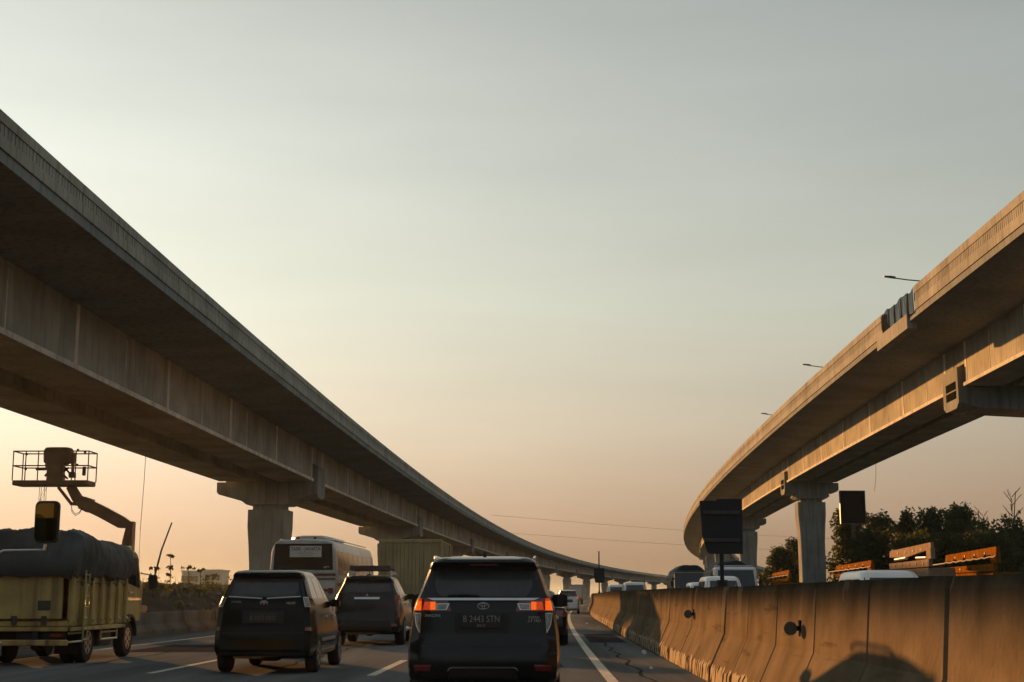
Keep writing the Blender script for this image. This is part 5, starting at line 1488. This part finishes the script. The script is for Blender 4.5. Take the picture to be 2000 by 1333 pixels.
machine(74, 1765, 1070, 1118, "beige drilled steel machine with a raised slanting plate, above the white car's roof", M_beige, 0, False, 3.6)
machine(72, 1880, 1078, 1126, "largest orange steel machine with a long wavy rod, right of the beige one", M_orange, 0, True, 3.8)
machine(95, 1655, 1102, 1132, "medium orange steel machine just right of the nearest right-hand pier", M_orange, 0, True, 4.6)
machine(125, 1516, 1118, 1142, "smallest orange steel machine between the two right-hand piers", M_orange, 0, True, 3.6)

# ------------------------------------------------------------------ boom lift
def boom_lift():
    d = 49.0
    k = d / 2778.0
    def Q(xp, yp): return (px(xp, d), CAM_H + (1165 - yp) * k)
    x0, z0 = Q(258, 1165); x0 += 0.0
    bx_, _ = Q(104, 1000)
    e = empty("boom_lift", (x0 - 0.2, d, 0)); tag(e, "boom lift with a railed basket raised behind the yellow dump truck", "boom lift")
    def L(xp, yp, y=0.0):
        x, z = Q(xp, yp); return (x - (x0 - 0.2), y, z)
    b = MB(); b.cbox(-1.1, 0.7, -0.8, 0.8, 0.45, 0.95, 0.05); b.build("chassis", M_boom, e)
    for x in (-0.9, 0.5):
        for sy in (-1, 1):
            n = 18
            q = MB(); q.rings([[(0.42 * math.cos(a) * r_, sy * (0.65 + t), 0.42 * math.sin(a) * r_) for a in [2 * math.pi * i / n for i in range(n)]] for r_, t in ((0.55, 0), (1, 0.04), (1, 0.24), (0.55, 0.28))]); q.build("wheel", M_tyre, e, (x, 0, 0.40))
    b = MB(); b.cbox(-0.8, 0.55, -0.6, 0.6, 0.96, 1.8, 0.06); b.build("turret", M_boom, e)
    def beam(pts, w, name, mat=M_boom):
        """rectangular boom section along pts (xz plane), half size w"""
        rs = []
        for i, p in enumerate(pts):
            a = Vector(pts[max(0, i - 1)]); c = Vector(pts[min(len(pts) - 1, i + 1)])
            t = (c - a).normalized(); nrm = Vector((-t.z, 0, t.x)); wi = w[i] if isinstance(w, (list, tuple)) else w
            P = Vector(p)
            rs.append([P + nrm * wi + Vector((0, -wi * 0.8, 0)), P + nrm * wi + Vector((0, wi * 0.8, 0)), P - nrm * wi + Vector((0, wi * 0.8, 0)), P - nrm * wi + Vector((0, -wi * 0.8, 0))])
        q = MB(); q.rings(rs); return q.build(name, mat, e)
    beam([L(252, 1145), L(252, 1100), L(253, 1060), L(258, 1030)], [0.17, 0.17, 0.15, 0.13], "riser")
    b = MB(); b.cbox(L(262, 1100)[0] - 0.03, L(262, 1100)[0] + 0.05, -0.2, 0.2, L(262, 1145)[2], L(262, 1022)[2], 0.02); b.build("riser_plate", M_boom, e)
    mbm = beam([L(259, 1030), L(240, 1024), L(200, 1003), L(170, 989)], [0.10, 0.20, 0.20, 0.20], "main_boom")
    beam([L(178, 992), L(160, 985)], [0.24, 0.22], "boom_sleeve")
    beam([L(164, 989), L(150, 976), L(136, 953)], [0.17, 0.16, 0.14], "jib")
    b = MB(); b.tube([L(138, 986), L(112, 955)], 0.055, 8); b.build("jib_cylinder", M_boom, e)
    b = MB(); b.tube([L(137, 987), L(150, 988), L(158, 984)], 0.06, 8); b.build("knuckle", M_boom, e)
    for i in (0, 1):
        b = MB(); b.tube([L(143, 985, -0.2), L(145, 1000 + 4 * i, -0.2), L(152, 1008 + 3 * i, -0.2), L(160, 1004 + 3 * i, -0.2), L(165, 996, -0.2)], 0.012, 5); b.build("hose", M_black, e)
    for i, xp in enumerate((175, 192, 215, 232)):
        b = MB(); q = L(xp, 985 + (xp - 165) * 0.49); b.cbox(q[0] - 0.04, q[0] + 0.04, -0.1, 0.1, q[2], q[2] + 0.09, 0.01); b.build("boom_lug", M_steel, e)
    # basket, seen a little from below
    xl, zf = Q(30, 953)[0] - (x0 - 0.2), Q(30, 953)[1]
    xr = Q(177, 953)[0] - (x0 - 0.2)
    zt = Q(30, 887)[1]
    dep = 0.95
    fl = MB(); fl.cbox(xl, xr, -dep / 2, dep / 2, zf, zf + 0.17, 0.02); bk = fl.build("basket_floor", M_boom, e)
    q = MB()
    def T(a, c, r_=0.024): q.tube([a, c], r_, 6)
    n = 6
    for sy in (-1, 1):
        y = sy * dep / 2
        for f in (1.0, 0.5): T((xl, y, zf + 0.17 + (zt - zf - 0.17) * f), (xr, y, zf + 0.17 + (zt - zf - 0.17) * f))
        for i in range(n + 1):
            if sy > 0 and i in (1, 3, 5): continue
            T((xl + (xr - xl) * i / n, y, zf + 0.16), (xl + (xr - xl) * i / n, y, zt), 0.02)
    for x in (xl, xr):
        for f in (1.0, 0.5): T((x, -dep / 2, zf + 0.17 + (zt - zf - 0.17) * f), (x, dep / 2, zf + 0.17 + (zt - zf - 0.17) * f))
    q.build("guard_rail", M_boom, e)
    for (xp, yp) in ((56, 893), (56, 922), (156, 885), (156, 914), (170, 889)):
        c = L(xp, yp, -dep / 2 - 0.03); g = MB(); g.cbox(c[0] - 0.04, c[0] + 0.04, c[1] - 0.02, c[1] + 0.02, c[2] - 0.04, c[2] + 0.04, 0.01); g.build("rail_clamp", M_black, e)
    g = MB(); c = L(171, 926, -dep / 2 - 0.05); g.cbox(c[0] - 0.07, c[0] + 0.05, c[1] - 0.03, c[1] + 0.03, c[2] - 0.16, c[2] + 0.15, 0.02); g.build("tool_pocket", M_black, e)
    # covered control console in the middle of the basket
    def R2(xa, xb, yp, dy=0.22, c=0.06):
        a = L(xa, yp)[0]; b_ = L(xb, yp)[0]; z = L(xa, yp)[2]
        return [(a + c, -dy - 0.3, z), (b_ - c, -dy - 0.3, z), (b_, -dy - 0.3 + c, z), (b_, dy - 0.3 - c, z), (b_ - c, dy - 0.3, z), (a + c, dy - 0.3, z), (a, dy - 0.3 - c, z), (a, -dy - 0.3 + c, z)]
    g = MB(); g.rings([R2(97, 128, 950), R2(97, 127, 935), R2(96, 126, 925), R2(95, 127, 914), R2(89, 140, 908), R2(88, 141, 890), R2(89, 141, 884), R2(92, 138, 880), R2(98, 132, 879, 0.15)]); g.build("covered_console", M_boom, e, smooth=30)
    g = MB(); g.rings([R2(140, 148, 889, 0.1, 0.02), R2(139, 147, 905, 0.1, 0.02), R2(142, 146, 915, 0.08, 0.02), R2(142, 146, 930, 0.08, 0.02)]); g.build("side_box", M_boom, e)
    g = MB(); g.rings([R2(138, 150, 938, 0.1, 0.03), R2(137, 150, 930, 0.1, 0.03), R2(139, 148, 927, 0.08, 0.03)]); g.build("bucket", M_refl, e)
    for xa, ya, xb, yb in ((90, 912, 96, 925), (90, 935, 97, 926), (127, 926, 136, 918), (128, 918, 137, 928), (72, 922, 92, 922), (127, 933, 135, 940)):
        g = MB(); g.tube([L(xa, ya, -0.3), L(xb, yb, -0.3)], 0.035, 6); g.build("control_lever", M_black, e)
boom_lift()

# ------------------------------------------------------------------ haze in the air
hz = MB(); hz.box(-3100, 3100, -1600, 4600, -1.1, 27.5)
hm = bpy.data.materials.new("haze_air"); hm.use_nodes = True
hn = hm.node_tree.nodes; hl_ = hm.node_tree.links
hn.clear()
ho = hn.new("ShaderNodeOutputMaterial"); hv = hn.new("ShaderNodeVolumePrincipled")
hv.inputs['Color'].default_value = (0.62, 0.82, 0.97, 1)
hv.inputs['Density'].default_value = 0.00007
hv.inputs['Anisotropy'].default_value = 0.6
hl_.new(hv.outputs[0], ho.inputs['Volume'])
h = hz.build("haze", hm); h['kind'] = 'stuff'; h['label'] = "thin warm haze lying over the whole motorway"; h['category'] = "haze"
